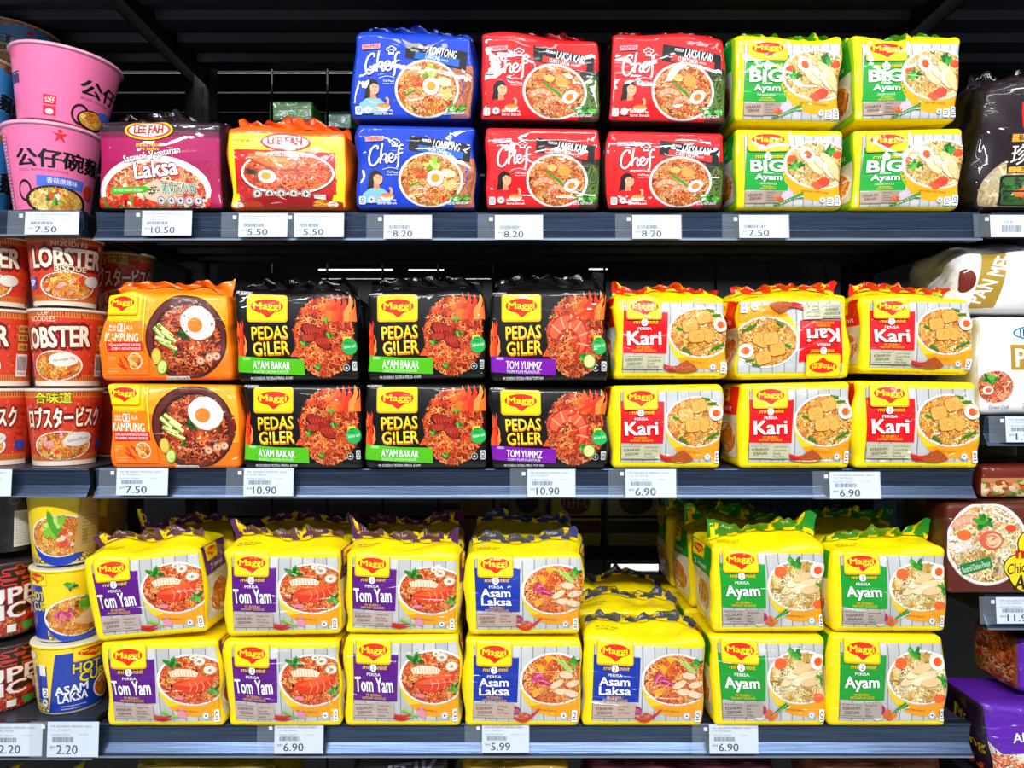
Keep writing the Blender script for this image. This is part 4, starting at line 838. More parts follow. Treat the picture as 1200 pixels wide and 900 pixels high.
def shelf(label, x0, x1, zt, lip=0.034, dep=0.30, group='metal gondola shelves', lefte=True):
    t = thing('metal_shelf', label, 'shelf', ((x0 + x1) / 2, 0.15, zt - lip), group)
    mb = MB(); mb.box(x0 + .004, x1 - .004, 0.0095, dep, zt - 0.004, zt)
    mb.box(x0 + .004, x1 - .004, 0.0095, 0.013, zt - 0.02, zt - 0.004); mb.build('board', M_SHELF, t, 0.0008)
    for k in range(4):                                   # stiffening ribs below the board
        y = 0.055 + k * 0.065; mb = MB(); mb.extrude_x([(y, zt - 0.004), (y + 0.005, zt - 0.015), (y + 0.03, zt - 0.015), (y + 0.035, zt - 0.004)], x0 + .01, x1 - .01); mb.build('rib', M_SHELF, t)
    L = lip; mb = MB()
    mb.extrude_x([(0.009, zt), (-0.002, zt), (-0.0035, zt - 0.0015), (-0.0005, zt - 0.005), (0.001, zt - L * .62), (-0.0055, zt - L * .9), (-0.0065, zt - L + .0012), (-0.0055, zt - L), (0.009, zt - L), ], x0, x1)
    mb.build('price_lip', M_LIP, t, 0.0005)
    mb = MB(); mb.box(x0, x1, -0.0075, -0.006, zt - L - 0.0004, zt - L + .0016); mb.build('lip_edge', M_LIPL, t)
    for x in (x0 + 0.002, x1 - 0.005):                    # side brackets
        mb = MB(); b = 0; mb.V = [(xx, y, z) for xx in (x, x + 0.003) for y, z in ((0.012, zt - .004), (dep, zt - .004), (dep, zt - 0.03), (dep - .03, zt - .03), (0.04, zt - .026), (0.012, zt - .026))]
        n = 6; mb.F = [(i, (i + 1) % n, n + (i + 1) % n, n + i) for i in range(n)] + [tuple(range(n))[::-1], tuple(range(n, 2 * n))]; mb.build('bracket', M_POST, t)
    return t
Z1, Z2, Z3 = 0.2015, -0.0985, -0.3965
XL, XR = -0.487, 0.542
shelf('top shelf of the middle bay, carrying the blue, red and green multipacks', XL, 0.547, Z1)
shelf('middle shelf of the middle bay, under the orange, black and red multipacks', XL, 0.540, Z2)
shelf('lowest full shelf of the middle bay, under the purple, blue and green multipacks', -0.483, 0.5365, Z3, 0.0375)
shelf('dark shelf overhead, only its ribbed underside in view', XL, XR, 0.503)
shelf('dark shelf below the lowest price rail, mostly hidden', XL, XR, -0.700)
shelf('short end of shelf under the pink bowls, left bay', -1.3, -0.502, 0.2035, 0.031)
shelf('short end of shelf under the red cups, left bay', -1.3, -0.495, -0.0985, 0.033)
shelf('short end of shelf under the black and yellow cups, left bay', -1.3, -0.488, -0.3955, 0.041)
shelf('dark overhead shelf of the left bay', -1.3, -0.500, 0.503)
shelf('dark shelf below the black and yellow cups, left bay', -1.3, -0.500, -0.700)
shelf('end of shelf under the maroon bag, right bay', 0.560, 1.3, 0.2005, 0.029)
shelf('end of shelf under the white bags, right bay', 0.553, 1.3, -0.0375, 0.034)
shelf('end of shelf under the chicken noodle bag, right bay', 0.553, 1.3, -0.2435, 0.042)
shelf('dark overhead shelf of the right bay', 0.560, 1.3, 0.503)
shelf('dark shelf under the purple bags, right bay', 0.553, 1.3, -0.475)

for x, lb in ((-0.497, 'dark slotted upright between left and middle bays'), (0.552, 'dark slotted upright between middle and right bays')):
    t = thing('upright_post', lb, 'post', (x, 0.32, -0.9))
    mb = MB(); mb.box(x - .02, x + .02, 0.302, 0.335, -0.9, 1.0); mb.build('post', M_POST, t, 0.002)
    mb = MB()
    for i in range(60):
        z = -0.85 + i * 0.031; mb.box(x - .010, x - .006, 0.3005, 0.302, z, z + .016); mb.box(x + .006, x + .010, 0.3005, 0.302, z, z + .016)
    mb.build('slot', M_BLACK, t)

g = thing('wire_back_panel', 'dark wire grid at the back of the middle bay, seen above the packets', 'grid', (0.03, 0.342, -0.75))
for i, k in enumerate(range(-7, 5)):
    x = 0.151 + k * 0.0905; mb = MB(); mb.tube((x, 0.342, -0.75), (x, 0.342, 0.72), 0.0022); mb.build('wire', M_POST, g)
for k in range(-5, 5):
    z = -0.218 + k * 0.108; mb = MB(); mb.tube((-0.52, 0.3465, z), (0.56, 0.3465, z), 0.0022); mb.build('wire', M_POST, g)
# slanted chrome struts behind the packet of yellow prawn noodles
for a, c, lb in (((-0.365 * 1.2, .31, .425), (-0.311 * 1.2, .31, .378), 'slanted chrome strut above the yellow chicken noodle packet'),
                 ((-0.47, .31, .412), (-0.47, .31, .375), 'short upright chrome strut above the maroon packet')):
    mb = MB(); mb.tube(a, c, 0.002); mb.tube((a[0] + .012, a[1], a[2]), (c[0] + .008, c[1], c[2]), 0.0015); o = mb.build('chrome_strut', M_CHROME); o['label'] = lb; o['category'] = 'strut'

# far-side shelves and the dim goods seen through the grid
def far_board(z, lb):
    mb = MB(); mb.box(-1.4, 1.4, 0.36, 0.60, z - 0.008, z); o = mb.build('far_shelf_or_light_block', M_BLACK); o['label'] = lb; o['category'] = 'shelf'; o['group'] = 'shelf boards beyond the wire grid'
far_board(-0.283, 'dark shelf board beyond the grid, under the yellowish tea bags'); far_board(0.668, 'added unseen dark board beyond the grid, keeping light from above off the back wall'); far_board(0.424, 'dark shelf board beyond the grid, under the bright green carton')  # middle call: added board out of view, only shades the back wall from above
mb = MB(); mb.box(-1.4, 1.4, 0.345, 0.355, 0.532, 1.2); o = mb.build('added_light_block', M_BLACK); o['label'] = 'added unseen black board behind the overhead shelf, blocking lamp light coming over it'; o['category'] = 'panel'  # added unseen blocker: stops ceiling tubes lighting the back wall over the shelf
def carton(name, label, cat, px0, px1, top, zb, y, col, band=None, dep=0.06, word=None, wc='#d8c890'):
    k = (D + y) / D * 0.001; x0, x1 = (px0 - 600) * k, (px1 - 600) * k; zt = (450 - top) * k
    t = thing(name, label, cat, ((x0 + x1) / 2, y + dep / 2, zb), 'dim goods beyond the wire grid')
    q = [(px0, top), (px1, top), (px1, 450 - zb / k), (px0, 450 - zb / k)]
    f = pack_map(q, y, dep, 0.004, 0.001, 0.0003, int(px0), flat_top=True); body('carton_body', f, {'all': col}, t, M_FILM)
    A = Art(0, 0, 100, 100, int(px0) % 997, 12); A.L = 2
    if band: A.rect(0, 62, 100, 80, band); A.ell(50, 35, 30, 18, band); A.up()
    if word: A.text(word, 20, 28, 80, 44, wc, off=.03)
    for i in range(3): A.rect(12, 84 + i * 4, 60 + i * 8, 85 + i * 4, wc)
    printed('carton_print', A, lambda a, b, l: f('front', a, b, l), t, M_FILM)
carton('tea_bag_pack', 'olive yellow tea bag pack with pink foot beyond the grid, below the 10.90 tag', 'tea', 646, 704, 560, -0.283, 0.42, '#f8f070', '#8a3a3c', word='TEH-O')
carton('brown_box', 'pale brown wrapped box beyond the grid, right of the olive tea bags', 'box', 712, 778, 560, -0.283, 0.42, '#d8cc98', '#5a5234')
carton('brown_box', 'dull brown box beyond the grid, above the left asam laksa stack', 'box', 540, 585, 560, -0.283, 0.42, '#c8a878', None)
carton('brown_box', 'narrow olive box beyond the grid, just left of the tea bags', 'box', 596, 640, 560, -0.283, 0.44, '#d0c070', '#4a4a6a')
carton('teal_box', 'dark teal box with cup outlines beyond the grid, above the left ayam stack', 'box', 826, 952, 560, -0.283, 0.42, '#145a50', None, word='TEA CUP', wc='#2c5a52')
carton('teal_box', 'second dark teal box beyond the grid, above the right ayam stack', 'box', 956, 1052, 560, -0.283, 0.42, '#124a44', None, wc='#2c5a52')
carton('green_carton', 'bright green carton beyond the grid, above the yellow chicken noodle packet', 'carton', 315, 366, 118, 0.424, 0.42, '#2a661e', None, wc='#3c8430', word='TEH', dep=.09)
carton('green_carton', 'small sea green carton beyond the grid, beside the bright green one', 'carton', 380, 412, 132, 0.424, 0.44, '#1f5a48', None, wc='#2c6a58')
carton('olive_box', 'dark olive box beyond the grid, high above the purple packet stack', 'box', 118, 150, 568, -0.283, 0.42, '#5c6848', '#8a947a')

# ------------------------------------------------------------------ price tags
def tag(px0, px1, py0, py1, price, label, tilt=0.0, only=None):
    y = -0.0105; a_ = P(px0, py0, y); b_ = P(px1, py1, y)
    t = thing('price_tag', label, 'price tag', ((a_[0] + b_[0]) / 2, y, b_[2]), 'paper price tags on the shelf lips')
    def pm(dy, ex=(0, 0, 0, 0)):
        def f(a, b, l=0.0):
            a = np.atleast_1d(a); b = np.atleast_1d(b); u = (a + 1) / 2; v = (b + 1) / 2
            x = a_[0] - ex[0] + u * (b_[0] - a_[0] + ex[0] + ex[1]); z = b_[2] - ex[2] + v * (a_[2] - b_[2] + ex[2] + ex[3])
            return np.stack([x, y - np.asarray(l) + dy + 0 * x - .0022 * (1 - v), z + tilt * (x - a_[0])], -1)
        return f
    mb = MB(); f = pm(0.0)
    c = f(np.array([-1, 1, 1, -1.]), np.array([-1, -1, 1, 1.])); mb.V = [tuple(p) for p in c] + [(p[0], p[1] + .0006, p[2]) for p in c]
    mb.F = [(0, 1, 2, 3), (7, 6, 5, 4), (0, 4, 5, 1), (1, 5, 6, 2), (2, 6, 7, 3), (3, 7, 4, 0)]; mb.build('card', simple_card, t)
    A = Art(0, 0, 58, 32, int(px0) % 997, 10); A.L = 1
    if only: A.text(only, 14, 8, 24, 12, '#555555'); [A.rect(12 + i * 1.3, 15, 12 + i * 1.3 + A.r.uniform(.4, .9), 25, '#333333') for i in range(16)]
    else:
        A.text('MI SEGERA PERISA ASLI', 4, 3.2, 50, 5.0, '#5a6270'); A.text('5 X 78 GRAM', 4, 6.6, 26, 8.2, '#7a8290'); A.text('9556001128560', 4, 11, 26, 12.6, '#8a92a0'); A.text('12345', 36, 11, 46, 12.4, '#a0a6b0')
        x = 6
        while x < 30: ww = A.r.uniform(.35, .9); A.rect(x, 13.8, x + ww, 18.5, '#4a5260'); x += ww + A.r.uniform(.3, .8)
        A.text('RM', 4, 22, 9.5, 24.5, '#2a3442'); w_ = 3.9 * len(price) + 8; A.text(price, 11, 21, 11 + w_, 29.5, '#14202e', off=.03)
    printed('tag_print', A, f, t, M_CARD, 0.00012)
    h = pm(-0.0006, (0.020, 0.001, 0.0005, 0.001)); c = h(np.array([-1, 1, 1, -1.]), np.array([-1, -1, 1, 1.])); mb = MB(); mb.V = [tuple(p) for p in c] + [(p[0], p[1] - .0003, p[2]) for p in c]
    mb.F = [(3, 2, 1, 0), (4, 5, 6, 7), (0, 1, 5, 4), (1, 2, 6, 5), (2, 3, 7, 6), (3, 0, 4, 7)]; mb.build('clear_holder', M_CLEAR, t)
    mb = MB(); q = P(px0 - 4.5, py0 + 5, y); mb.box(q[0] - .002, q[0] + .002, y - .0016, y - .0008, q[2] - .002, q[2] + .002); mb.build('clip', M_CLIP, t)
simple_card = simple_mat('white_tag_card', '#dfe6f2', 0.55, noise=0.02)
for a in ((30, 93, 248, 275, '7.50', 'price tag reading 7.50 under the pink bowls'), (167, 225, 247, 276, '10.50', 'price tag reading 10.50 under the maroon laksa packet'),
          (280, 337, 250, 278, '5.50', 'left one of the two 5.50 price tags'), (345, 403, 250, 278, '5.50', 'right one of the two 5.50 price tags'),
          (450, 506, 252, 280, '8.20', 'price tag reading 8.20 under the blue multipacks'), (580, 636, 252, 281, '8.20', 'price tag reading 8.20 under the left red multipacks'),
          (741, 798, 252, 280, '8.20', 'price tag reading 8.20 under the right red multipacks'), (866, 924, 252, 279, '7.50', 'price tag reading 7.50 under the left big chicken multipacks'),
          (-42, 14, 550, 581, '7.50', 'price tag cut by the photo edge, under the red cups'), (137, 197, 549, 580, '7.50', 'price tag reading 7.50 under the orange multipacks'),
          (286, 344, 549, 581, '10.90', 'price tag reading 10.90 under the leftmost black multipacks'), (618, 674, 550, 582, '10.90', 'price tag reading 10.90 under the black and purple multipacks'),
          (733, 792, 550, 583, '6.90', 'price tag reading 6.90 under the left red and yellow multipacks'), (972, 1031, 553, 584, '6.90', 'price tag reading 6.90 under the right red and yellow multipacks'),
          (-12, 50, 848, 885, '2.20', 'price tag reading 2.20 under the black cups'), (56, 116, 846, 886, '2.20', 'price tag reading 2.20 under the yellow and blue cups'),
          (322, 379, 848, 882, '6.90', 'price tag reading 6.90 between the second and third purple stacks'), (565, 620, 848, 881, '5.99', 'price tag reading 5.99 under the blue asam laksa stack'),
          (831, 888, 849, 882, '6.90', 'price tag reading 6.90 under the left green chicken stack'), (1178, 1238, 488, 518, '1.90', 'price tag under the white bags of the right bay'),
          (1167, 1232, 700, 730, '11.90', 'price tag starting 11 under the chicken noodle bag of the right bay')):
    tag(*a)
tag(1160, 1222, 252, 278, '', 'tag with barcode and shelf code under the maroon bag of the right bay', only='G19')

# ------------------------------------------------------------------ multipacks
def pack(name, label, group, quad, art, cols, side=None, top=None, sealart=None, mat=None, yf=-0.012, dep=0.085, r=0.006, bulge=0.005, crump=0.0015, seed=1, flat=False,
         yaw=0.0, zb=None, ears=(0.0, 0.0), sides='lr', cat='noodle packet', ytop=0.0, sealh=0.018, lean=0.75, flip=False, ridge=0.010):
    mat = mat or M_FILM
    f = pack_map(quad, yf, dep, r, bulge, crump, seed, yaw, flat, ytop, ridge)
    if zb is not None:
        f.c[2][1] = zb; f.c[3][1] = zb
    if sides == 'lr': sides = 'r' if quad[0][0] < 600 else 'l'
    c = f.c; zl = min(c[2][1], c[3][1])
    t = thing(name, label, cat, ((c[2][0] + c[3][0]) / 2, yf + dep / 2, zl), group)
    body('wrapper', f, cols, t, mat)
    if art is not None:
        sg = -1 if flip else 1
        g = (lambda a, b, l: f('front', a, b, l)) if not flip else (lambda a, b, l: f('front', -a, -b, l))
        printed('front_print', art, g, t, mat)
    if side is not None:
        for s_ in sides:
            face = 'left' if s_ == 'l' else 'right'; printed('side_print', side, (lambda a, b, l, face=face: f(face, a, b, l)), t, mat)
    if top is not None: printed('date_print', top, lambda a, b, l: f('top', a, b, l), t, mat)
    if sealart is not None: seal('top_seal', sealart, f, t, mat, seed, sealh, lean, ears)
    return f

def behind(quad, yf, yb, grow=1.0):
    k = (D + yf) / (D + yb); return [(600 + (x - 600) * k, 450 + (y - 450) * k) for x, y in quad]

SEALW = {'kari': ('#e01420', 'Kari'), 'tomyam': ('#5f1a86', 'Tom Yam'), 'asam': ('#1c3fae', 'Asam Laksa'), 'ayam': ('#1f9a34', 'Ayam')}
WORDS = {'kari': 'red and yellow curry', 'tomyam': 'purple and yellow tom yam', 'asam': 'blue and yellow asam laksa', 'ayam': 'green and yellow chicken'}
SIDE = {k: art_side(KW[k][0], 5) for k in KW}; TOPA = {k: art_top(SEALW[k][0], 6) for k in KW}; SEALA = {k: art_seal(*SEALW[k], 7) for k in KW}
ART = {k: art_maggi(k, 11 + i) for i, k in enumerate(KW)}
def five(kind, label, group, quad, low=False, art=True, seed=1, **kw):
    pack('noodle_multipack', label, group, quad, ART[kind] if art else None, {'all': '#ffe600'}, SIDE[kind], None if low else TOPA[kind], None if low else SEALA[kind], seed=seed, flat=low, **kw)

# lowest shelf, stacks from left to right: (kind, upper quad, lower quad)
G3 = 'five-packs on the lowest full shelf'
stacks3 = [('tomyam', 'leftmost purple stack', [(98, 654), (231, 641), (242, 742), (115.5, 752)], [(116, 753), (254, 750), (262, 843), (126, 852)]),
           ('tomyam', 'second purple stack', [(260, 645), (397, 645), (399, 744), (265, 747)], [(261, 750), (397, 751), (400, 847), (267, 849)]),
           ('tomyam', 'third purple stack', [(403, 645), (536, 650), (536, 744), (403, 743)], [(404, 746), (538, 744), (540, 845), (404, 849)]),
           ('asam', 'left blue stack', [(545, 647), (682, 646), (680, 744), (549, 745)], [(545, 748), (680, 749), (678.5, 844), (544, 848)]),
           ('asam', 'right blue pack', None, [(686, 746), (823, 751), (823, 847), (682, 847)]),
           ('ayam', 'left green stack', [(832, 641), (965, 640), (969, 741), (836, 742)], [(829, 744), (967, 746), (968, 847), (837, 846)]),
           ('ayam', 'right green stack', [(973, 644), (1108, 643), (1109, 741), (976, 741)], [(974, 743), (1105, 746), (1110, 846), (971, 847)])]
for i, (kd, wh, up, lo) in enumerate(stacks3):
    five(kd, f'{WORDS[kd]} noodle multipack, ' + (f'lower of the {wh}' if up else 'front one with nothing stacked on it'), G3, lo, low=up is not None, seed=30 + i, yf=-0.014, zb=Z3 + .0008)
    zlo = (450 - (lo[0][1] + lo[1][1]) / 2) * .000984
    if up: five(kd, f'{WORDS[kd]} noodle multipack, upper of the {wh}', G3, up, seed=50 + i, yf=-0.014, ears=[(0, 0), (.008, 0), (.014, .012), (0, 0), (0, 0), (.016, .02), (0, .012)][i], yaw=[.05, 0, 0, 0, 0, 0, 0][i])
    # second row, mostly hidden
    for j, yb in enumerate((0.083, 0.178) if i in (4, 5) else (0.083,)):
        place = 'second' if j == 0 else 'third'
        lob = behind(lo, -.014, yb); upb = behind(up, -.014, yb) if up else None
        if i == 5: lob = [(x - 4 * (j + 1), y) for x, y in lob]; upb = [(x - 3 * (j + 1), y) for x, y in upb]
        if i == 4: lob = [(x - 2 - 3 * j, y - 1 - j) for x, y in lob]
        five(kd, f'{place}-row {WORDS[kd]} multipack, ' + ('behind the lone front one' if up is None else f'lower, behind the {wh}'), G3 + ', rear rows', lob, low=up is not None, art=False, seed=70 + i + 10 * j, yf=yb, zb=Z3 + .0008)
        if up: five(kd, f'{place}-row {WORDS[kd]} multipack, upper, behind the {wh}', G3 + ', rear rows', upb, art=False, seed=90 + i + 10 * j, yf=yb, ears=[(.03, 0), (0, 0), (0, .01), (0, 0), (0, 0), (.022, 0), (0, .02)][i])

# middle shelf
G2 = 'multipacks on the middle shelf'
CILI = art_cili(3); ce = art_seal('#f07a10', 'Cili Kampung', 8, '#f48a14')
for q, lo, s_ in (([(124, 343), (266, 345), (272, 445), (118, 446)], False, 5), ([(123, 449), (277, 451), (281, 544), (131, 547)], True, 6)):
    pack('noodle_multipack', 'orange chilli noodle multipack with fried egg, ' + ('lower' if lo else 'upper') + ' of the two', G2, q, CILI, {'all': '#ff8410', 'top': '#f59a1c'}, None, None, None if lo else ce, seed=s_, flat=lo, zb=Z2 + .0008 if lo else None, bulge=.006, ears=(.003, .022), sealh=.008)
PED = {k: art_pedas(k, 21) for k in ('bakar', 'yummz')}; pe = art_seal('#1a1418', 'MI GORENG', 9, '#0c0a0c')
pq = [('bakar', 'leftmost black stack', [(276, 341), (417, 344), (422, 446), (279, 448)], [(284, 450), (423, 450), (426, 544), (285, 546)]),
      ('bakar', 'middle black stack', [(428, 342), (570, 341), (570, 444), (430, 447)], [(428, 450), (570, 449), (571, 543), (428, 546)]),
      ('yummz', 'black stack with purple banners', [(574, 341), (711, 340), (712, 447), (574, 448)], [(572, 453), (712, 455), (711, 545), (576, 546)])]
for i, (kd, wh, up, lo) in enumerate(pq):
    d = 'black hot noodle multipack with ' + ('green' if kd == 'bakar' else 'purple') + ' banner'
    pack('noodle_multipack', f'{d}, lower of the {wh}', G2, lo, PED[kd], {'all': '#0b090b'}, None, None, None, M_GLOSS, seed=110 + i, flat=True, zb=Z2 + .0008, crump=.0011)
    pack('noodle_multipack', f'{d}, upper of the {wh}', G2, up, PED[kd], {'all': '#0b090b'}, None, None, pe, M_GLOSS, seed=120 + i, crump=.0013, ears=[(0, .006), (0, .004), (0, .012)][i], sealh=.012)
kq = [([(721, 346), (852, 348), (852, 444), (718, 444)], [(717, 452), (847, 450), (845, 544), (717, 545)], 'leftmost red and yellow stack'),
      ([(865, 347), (996, 345), (996, 443), (864, 445)], [(868, 450), (998, 447), (996, 545), (866, 547)], 'middle red and yellow stack'),
      ([(1009, 347), (1139, 348), (1137, 440), (1008, 437)], [(1003, 446), (1145, 448), (1148, 544), (1001, 547)], 'rightmost red and yellow stack')]
for i, (up, lo, wh) in enumerate(kq):
    five('kari', f'red and yellow curry noodle multipack, lower of the {wh}', G2, lo, low=True, seed=130 + i, zb=Z2 + .0008)
    five('kari', ('upside-down ' if i == 1 else '') + f'red and yellow curry noodle multipack, upper of the {wh}', G2, up, seed=140 + i, flip=i == 1, ears=[(.008, 0), (.008, .010), (.014, .004)][i], sealh=.009)

# top shelf
G1 = 'multipacks on the top shelf'
pack('noodle_packet', 'maroon vegetarian laksa packet in clear wrap', G1, [(114, 142), (258, 142), (262, 244), (115, 244)], art_leefah_veg(31), {'all': '#2c1824'}, None, None, art_seal('#3a2430', 'Laksa', 3, '#2a1c26'), M_GLOSS, seed=150, zb=Z1 + .0008, crump=.0011, dep=.10, sealh=.012)
pack('noodle_packet', 'yellow and red chicken drumstick noodle packet', G1, [(265, 148), (405, 153), (406, 244), (268, 244)], art_leefah_mee(32), {'all': '#f0761c'}, None, None, art_seal('#f06a1c', 'MEE', 4, '#f0701c'), M_FILM, seed=151, zb=Z1 + .0008, crump=.0010, dep=.10, ears=(.006, 0), sealh=.012)
CH = {k: art_chef(k, 41) for k in ('lontong', 'laksa')}
cq = [('lontong', 'blue', '', [(414, 36), (554, 38), (553, 140), (413, 141)], [(418, 145), (558, 148), (558, 245), (417, 245)]),
      ('laksa', 'red', ' left', [(563, 38), (702, 46), (703, 143), (562, 141)], [(568, 148), (703, 150), (703, 244), (569, 245)]),
      ('laksa', 'red', ' right', [(716, 37), (851, 42), (851, 145), (712, 142)], [(712, 152), (849, 155), (847, 247), (711, 247)])]
for i, (kd, cn, wh, up, lo) in enumerate(cq):
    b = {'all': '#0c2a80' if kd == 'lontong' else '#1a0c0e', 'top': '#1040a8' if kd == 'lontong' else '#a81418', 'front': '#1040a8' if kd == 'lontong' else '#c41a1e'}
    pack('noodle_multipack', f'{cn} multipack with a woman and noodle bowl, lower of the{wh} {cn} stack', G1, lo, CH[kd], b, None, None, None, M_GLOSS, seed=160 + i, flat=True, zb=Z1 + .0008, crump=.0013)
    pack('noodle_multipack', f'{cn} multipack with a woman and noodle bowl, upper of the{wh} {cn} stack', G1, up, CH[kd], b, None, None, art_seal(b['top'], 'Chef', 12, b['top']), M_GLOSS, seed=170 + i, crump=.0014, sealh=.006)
BIG = art_big(51); be = art_seal('#1f9a34', 'BIG Ayam', 13)
bq = [([(862, 44), (985, 43), (985, 145), (860, 142)], [(861, 150), (989, 152), (987, 246), (862, 247)], 'left'), ([(999, 44), (1126, 44), (1122, 142), (1001, 142)], [(1000, 152), (1130, 149), (1124, 247), (996, 247)], 'right')]
for i, (up, lo, wh) in enumerate(bq):
    pack('noodle_multipack', f'green and yellow big chicken noodle multipack, lower of the {wh} stack', G1, lo, BIG, {'all': '#f4e000', 'left': '#9ac41c'}, SIDE['ayam'], None, None, M_GLOSS, seed=180 + i, flat=True, zb=Z1 + .0008)
    pack('noodle_multipack', f'green and yellow big chicken noodle multipack, upper of the {wh} stack', G1, up, BIG, {'all': '#f4e000', 'left': '#9ac41c'}, SIDE['ayam'], None, be, M_GLOSS, seed=190 + i, sealh=.007)

# ------------------------------------------------------------------ right bay
def art_maroon(seed):
    A = Art(0, 0, 150, 160, seed, 20); A.L = 3
    A.ell(75, 150, 75, 60, '#b8a488'); A.up(.4); A.squig(75, 150, 72, 56, 130, 4, 34, ['#d8c8a0', '#c8b48a', '#e8dcb8', '#b89c70']); A.up(.3)
    A.rect(48, 30, 66, 62, '#d8202a'); A.rect(34, 68, 110, 116, '#3a2420'); A.up(.4); A.ring(72, 92, 1, 1, .4, '#c8b48a'); A.rect(36, 70, 108, 79, '#d8a83a'); A.rect(36, 108, 108, 115, '#e0b040'); A.up(.4)
    A.rect(36, 80, 108, 107, '#2a1a18'); A.up(.3); A.text('珍味拌麵', 38, 82, 106, 106, '#f4eee4', off=.04); A.text('Perisa', 44, 71, 66, 78, '#4a1c10', off=.03); A.text('Sayur', 50, 109, 76, 114, '#4a1c10', off=.03)
    A.rrect(26, 118, 112, 158, 6, '#141820'); A.up(.3); A.rrect(29, 121, 109, 155, 5, '#4a6a3a'); A.up(.3); A.dots(45, 138, 16, 14, 40, 5, ['#2a5a2a', '#3f7a34', '#1c3f20']); A.dots(76, 138, 30, 14, 50, 7, ['#e87a3a', '#f0965a', '#d86224']); A.rect(29, 137, 109, 139, '#141820'); A.up(.3)
    return A
pack('noodle_packet', 'maroon bag of vegetable noodles with black window, right bay top', 'bags in the right bay', [(1152, 92), (1296, 90), (1296, 246), (1142, 246)], art_maroon(61), {'all': '#2c1a26', 'left': '#1c1418'}, None, None, art_seal('#2c1c28', 'noodle', 3, '#241820'), M_GLOSS, seed=200, zb=.2013, crump=.0022, r=.016, dep=.10)
pack('noodle_packet', 'black shaded bag between the green packs and the maroon bag', 'bags in the right bay', behind([(1148, 112), (1185, 115), (1190, 244), (1150, 244)], -.012, .10), None, {'all': '#14140f'}, None, None, None, M_GLOSS, seed=201, zb=.2013, crump=.002, r=.014, yf=.10, dep=.09)
def art_panmee(seed, lower=True):
    A = Art(0, 0, 150, 118, seed, 44); A.L = 3
    A.rect(0, 0, 150, 118, '#efeff0'); A.up(.4)
    if lower:
        A.rect(34, 34, 150, 64, '#b8963a'); A.up(.3); A.text('PAN MEE', 40, 39, 144, 60, '#fdfbf4', off=.05); A.ell(58, 20, 20, 8, '#1c8ab8'); A.up(.2); A.ell(58, 20, 17.5, 6, '#ffffff'); A.up(.2); A.text('INA', 46, 15.5, 70, 24.5, '#1c5aa0', off=.05)
        A.ell(18, 84, 20, 20, '#e8e0d8'); A.up(.2); A.ell(18, 84, 18.5, 18.5, '#8a3a2a'); A.up(.3); A.squig(18, 84, 18, 18, 90, 1.8, 13, ['#e0724a', '#f09a70', '#c8502c', '#f4c4a0']); leafs(A, 12, 76, 9, 8); egg(A, 10, 88, 5, 0, 1)
        A.ell(58, 86, 8, 8, '#f4d0d4'); A.up(.2); A.text('♥', 54, 82, 62, 90, '#d8283a'); halal(A, 54, 106, 5); A.text('Dried Chilli', 12, 106, 34, 110, '#9a7a8a')
    else:
        A.M = None; A.poly([(22, 4), (46, 4), (38, 114), (12, 114)], '#b8963a'); A.up(.6); A.text('PAN MEE', -14, 50, 74, 66, '#fdfbf4', off=.05, rot=-70)
        A.ell(6, 60, 9, 22, '#7a2a1c'); A.rect(88, 70, 150, 96, '#b8963a'); A.up(.3); A.text('PAN MEE', 92, 75, 146, 92, '#fdfbf4', off=.05)
    return A
pack('noodle_bag', 'white and gold flat noodle bag lying on top, right bay', 'bags in the right bay', [(1126, 292), (1300, 282), (1302, 368), (1118, 366)], art_panmee(62, False), {'all': '#e8e6e4'}, None, None, None, M_GLOSS, seed=202, yf=.010, dep=.12, crump=.0022, r=.016, bulge=.01)
pack('noodle_bag', 'white and gold flat noodle bag standing upright under the lying one', 'bags in the right bay', [(1146, 370), (1300, 372), (1302, 486), (1146, 486)], art_panmee(63), {'all': '#e8e6e4', 'left': '#d8d2c4'}, None, None, None, M_GLOSS, seed=203, zb=-.0367, crump=.0018, r=.012, flat=True, yf=-.006, dep=.12)
def art_brown(seed):
    A = Art(0, 0, 140, 50, seed, 16); A.L = 3; A.rect(0, 18, 140, 50, '#c88a5a'); A.up(.3); A.dots(60, 36, 70, 13, 130, 5, ['#e8b888', '#d86a3a', '#6a9a3a', '#f0d8b0', '#a8501c']); A.rect(0, 0, 140, 19, '#7a2a1c'); A.poly([(70, 10), (140, 4), (140, 22), (80, 24)], '#f4c81c'); return A
pack('noodle_bag', 'glossy brown noodle bag under the white bags shelf, right bay', 'bags in the right bay', [(1150, 545), (1290, 542), (1290, 584), (1150, 584)], art_brown(64), {'all': '#6a2418'}, None, None, None, M_GLOSS, seed=204, crump=.002, flat=True, dep=.10, yf=.012)
pack('noodle_bag', 'olive yellow bag directly beneath the right bay price rail', 'bags in the right bay', behind([(1172, 520), (1290, 520), (1290, 690), (1172, 690)], -.012, .12), None, {'all': '#8a7a1c'}, None, None, None, M_FILM, seed=205, yf=.13, zb=-.2427)
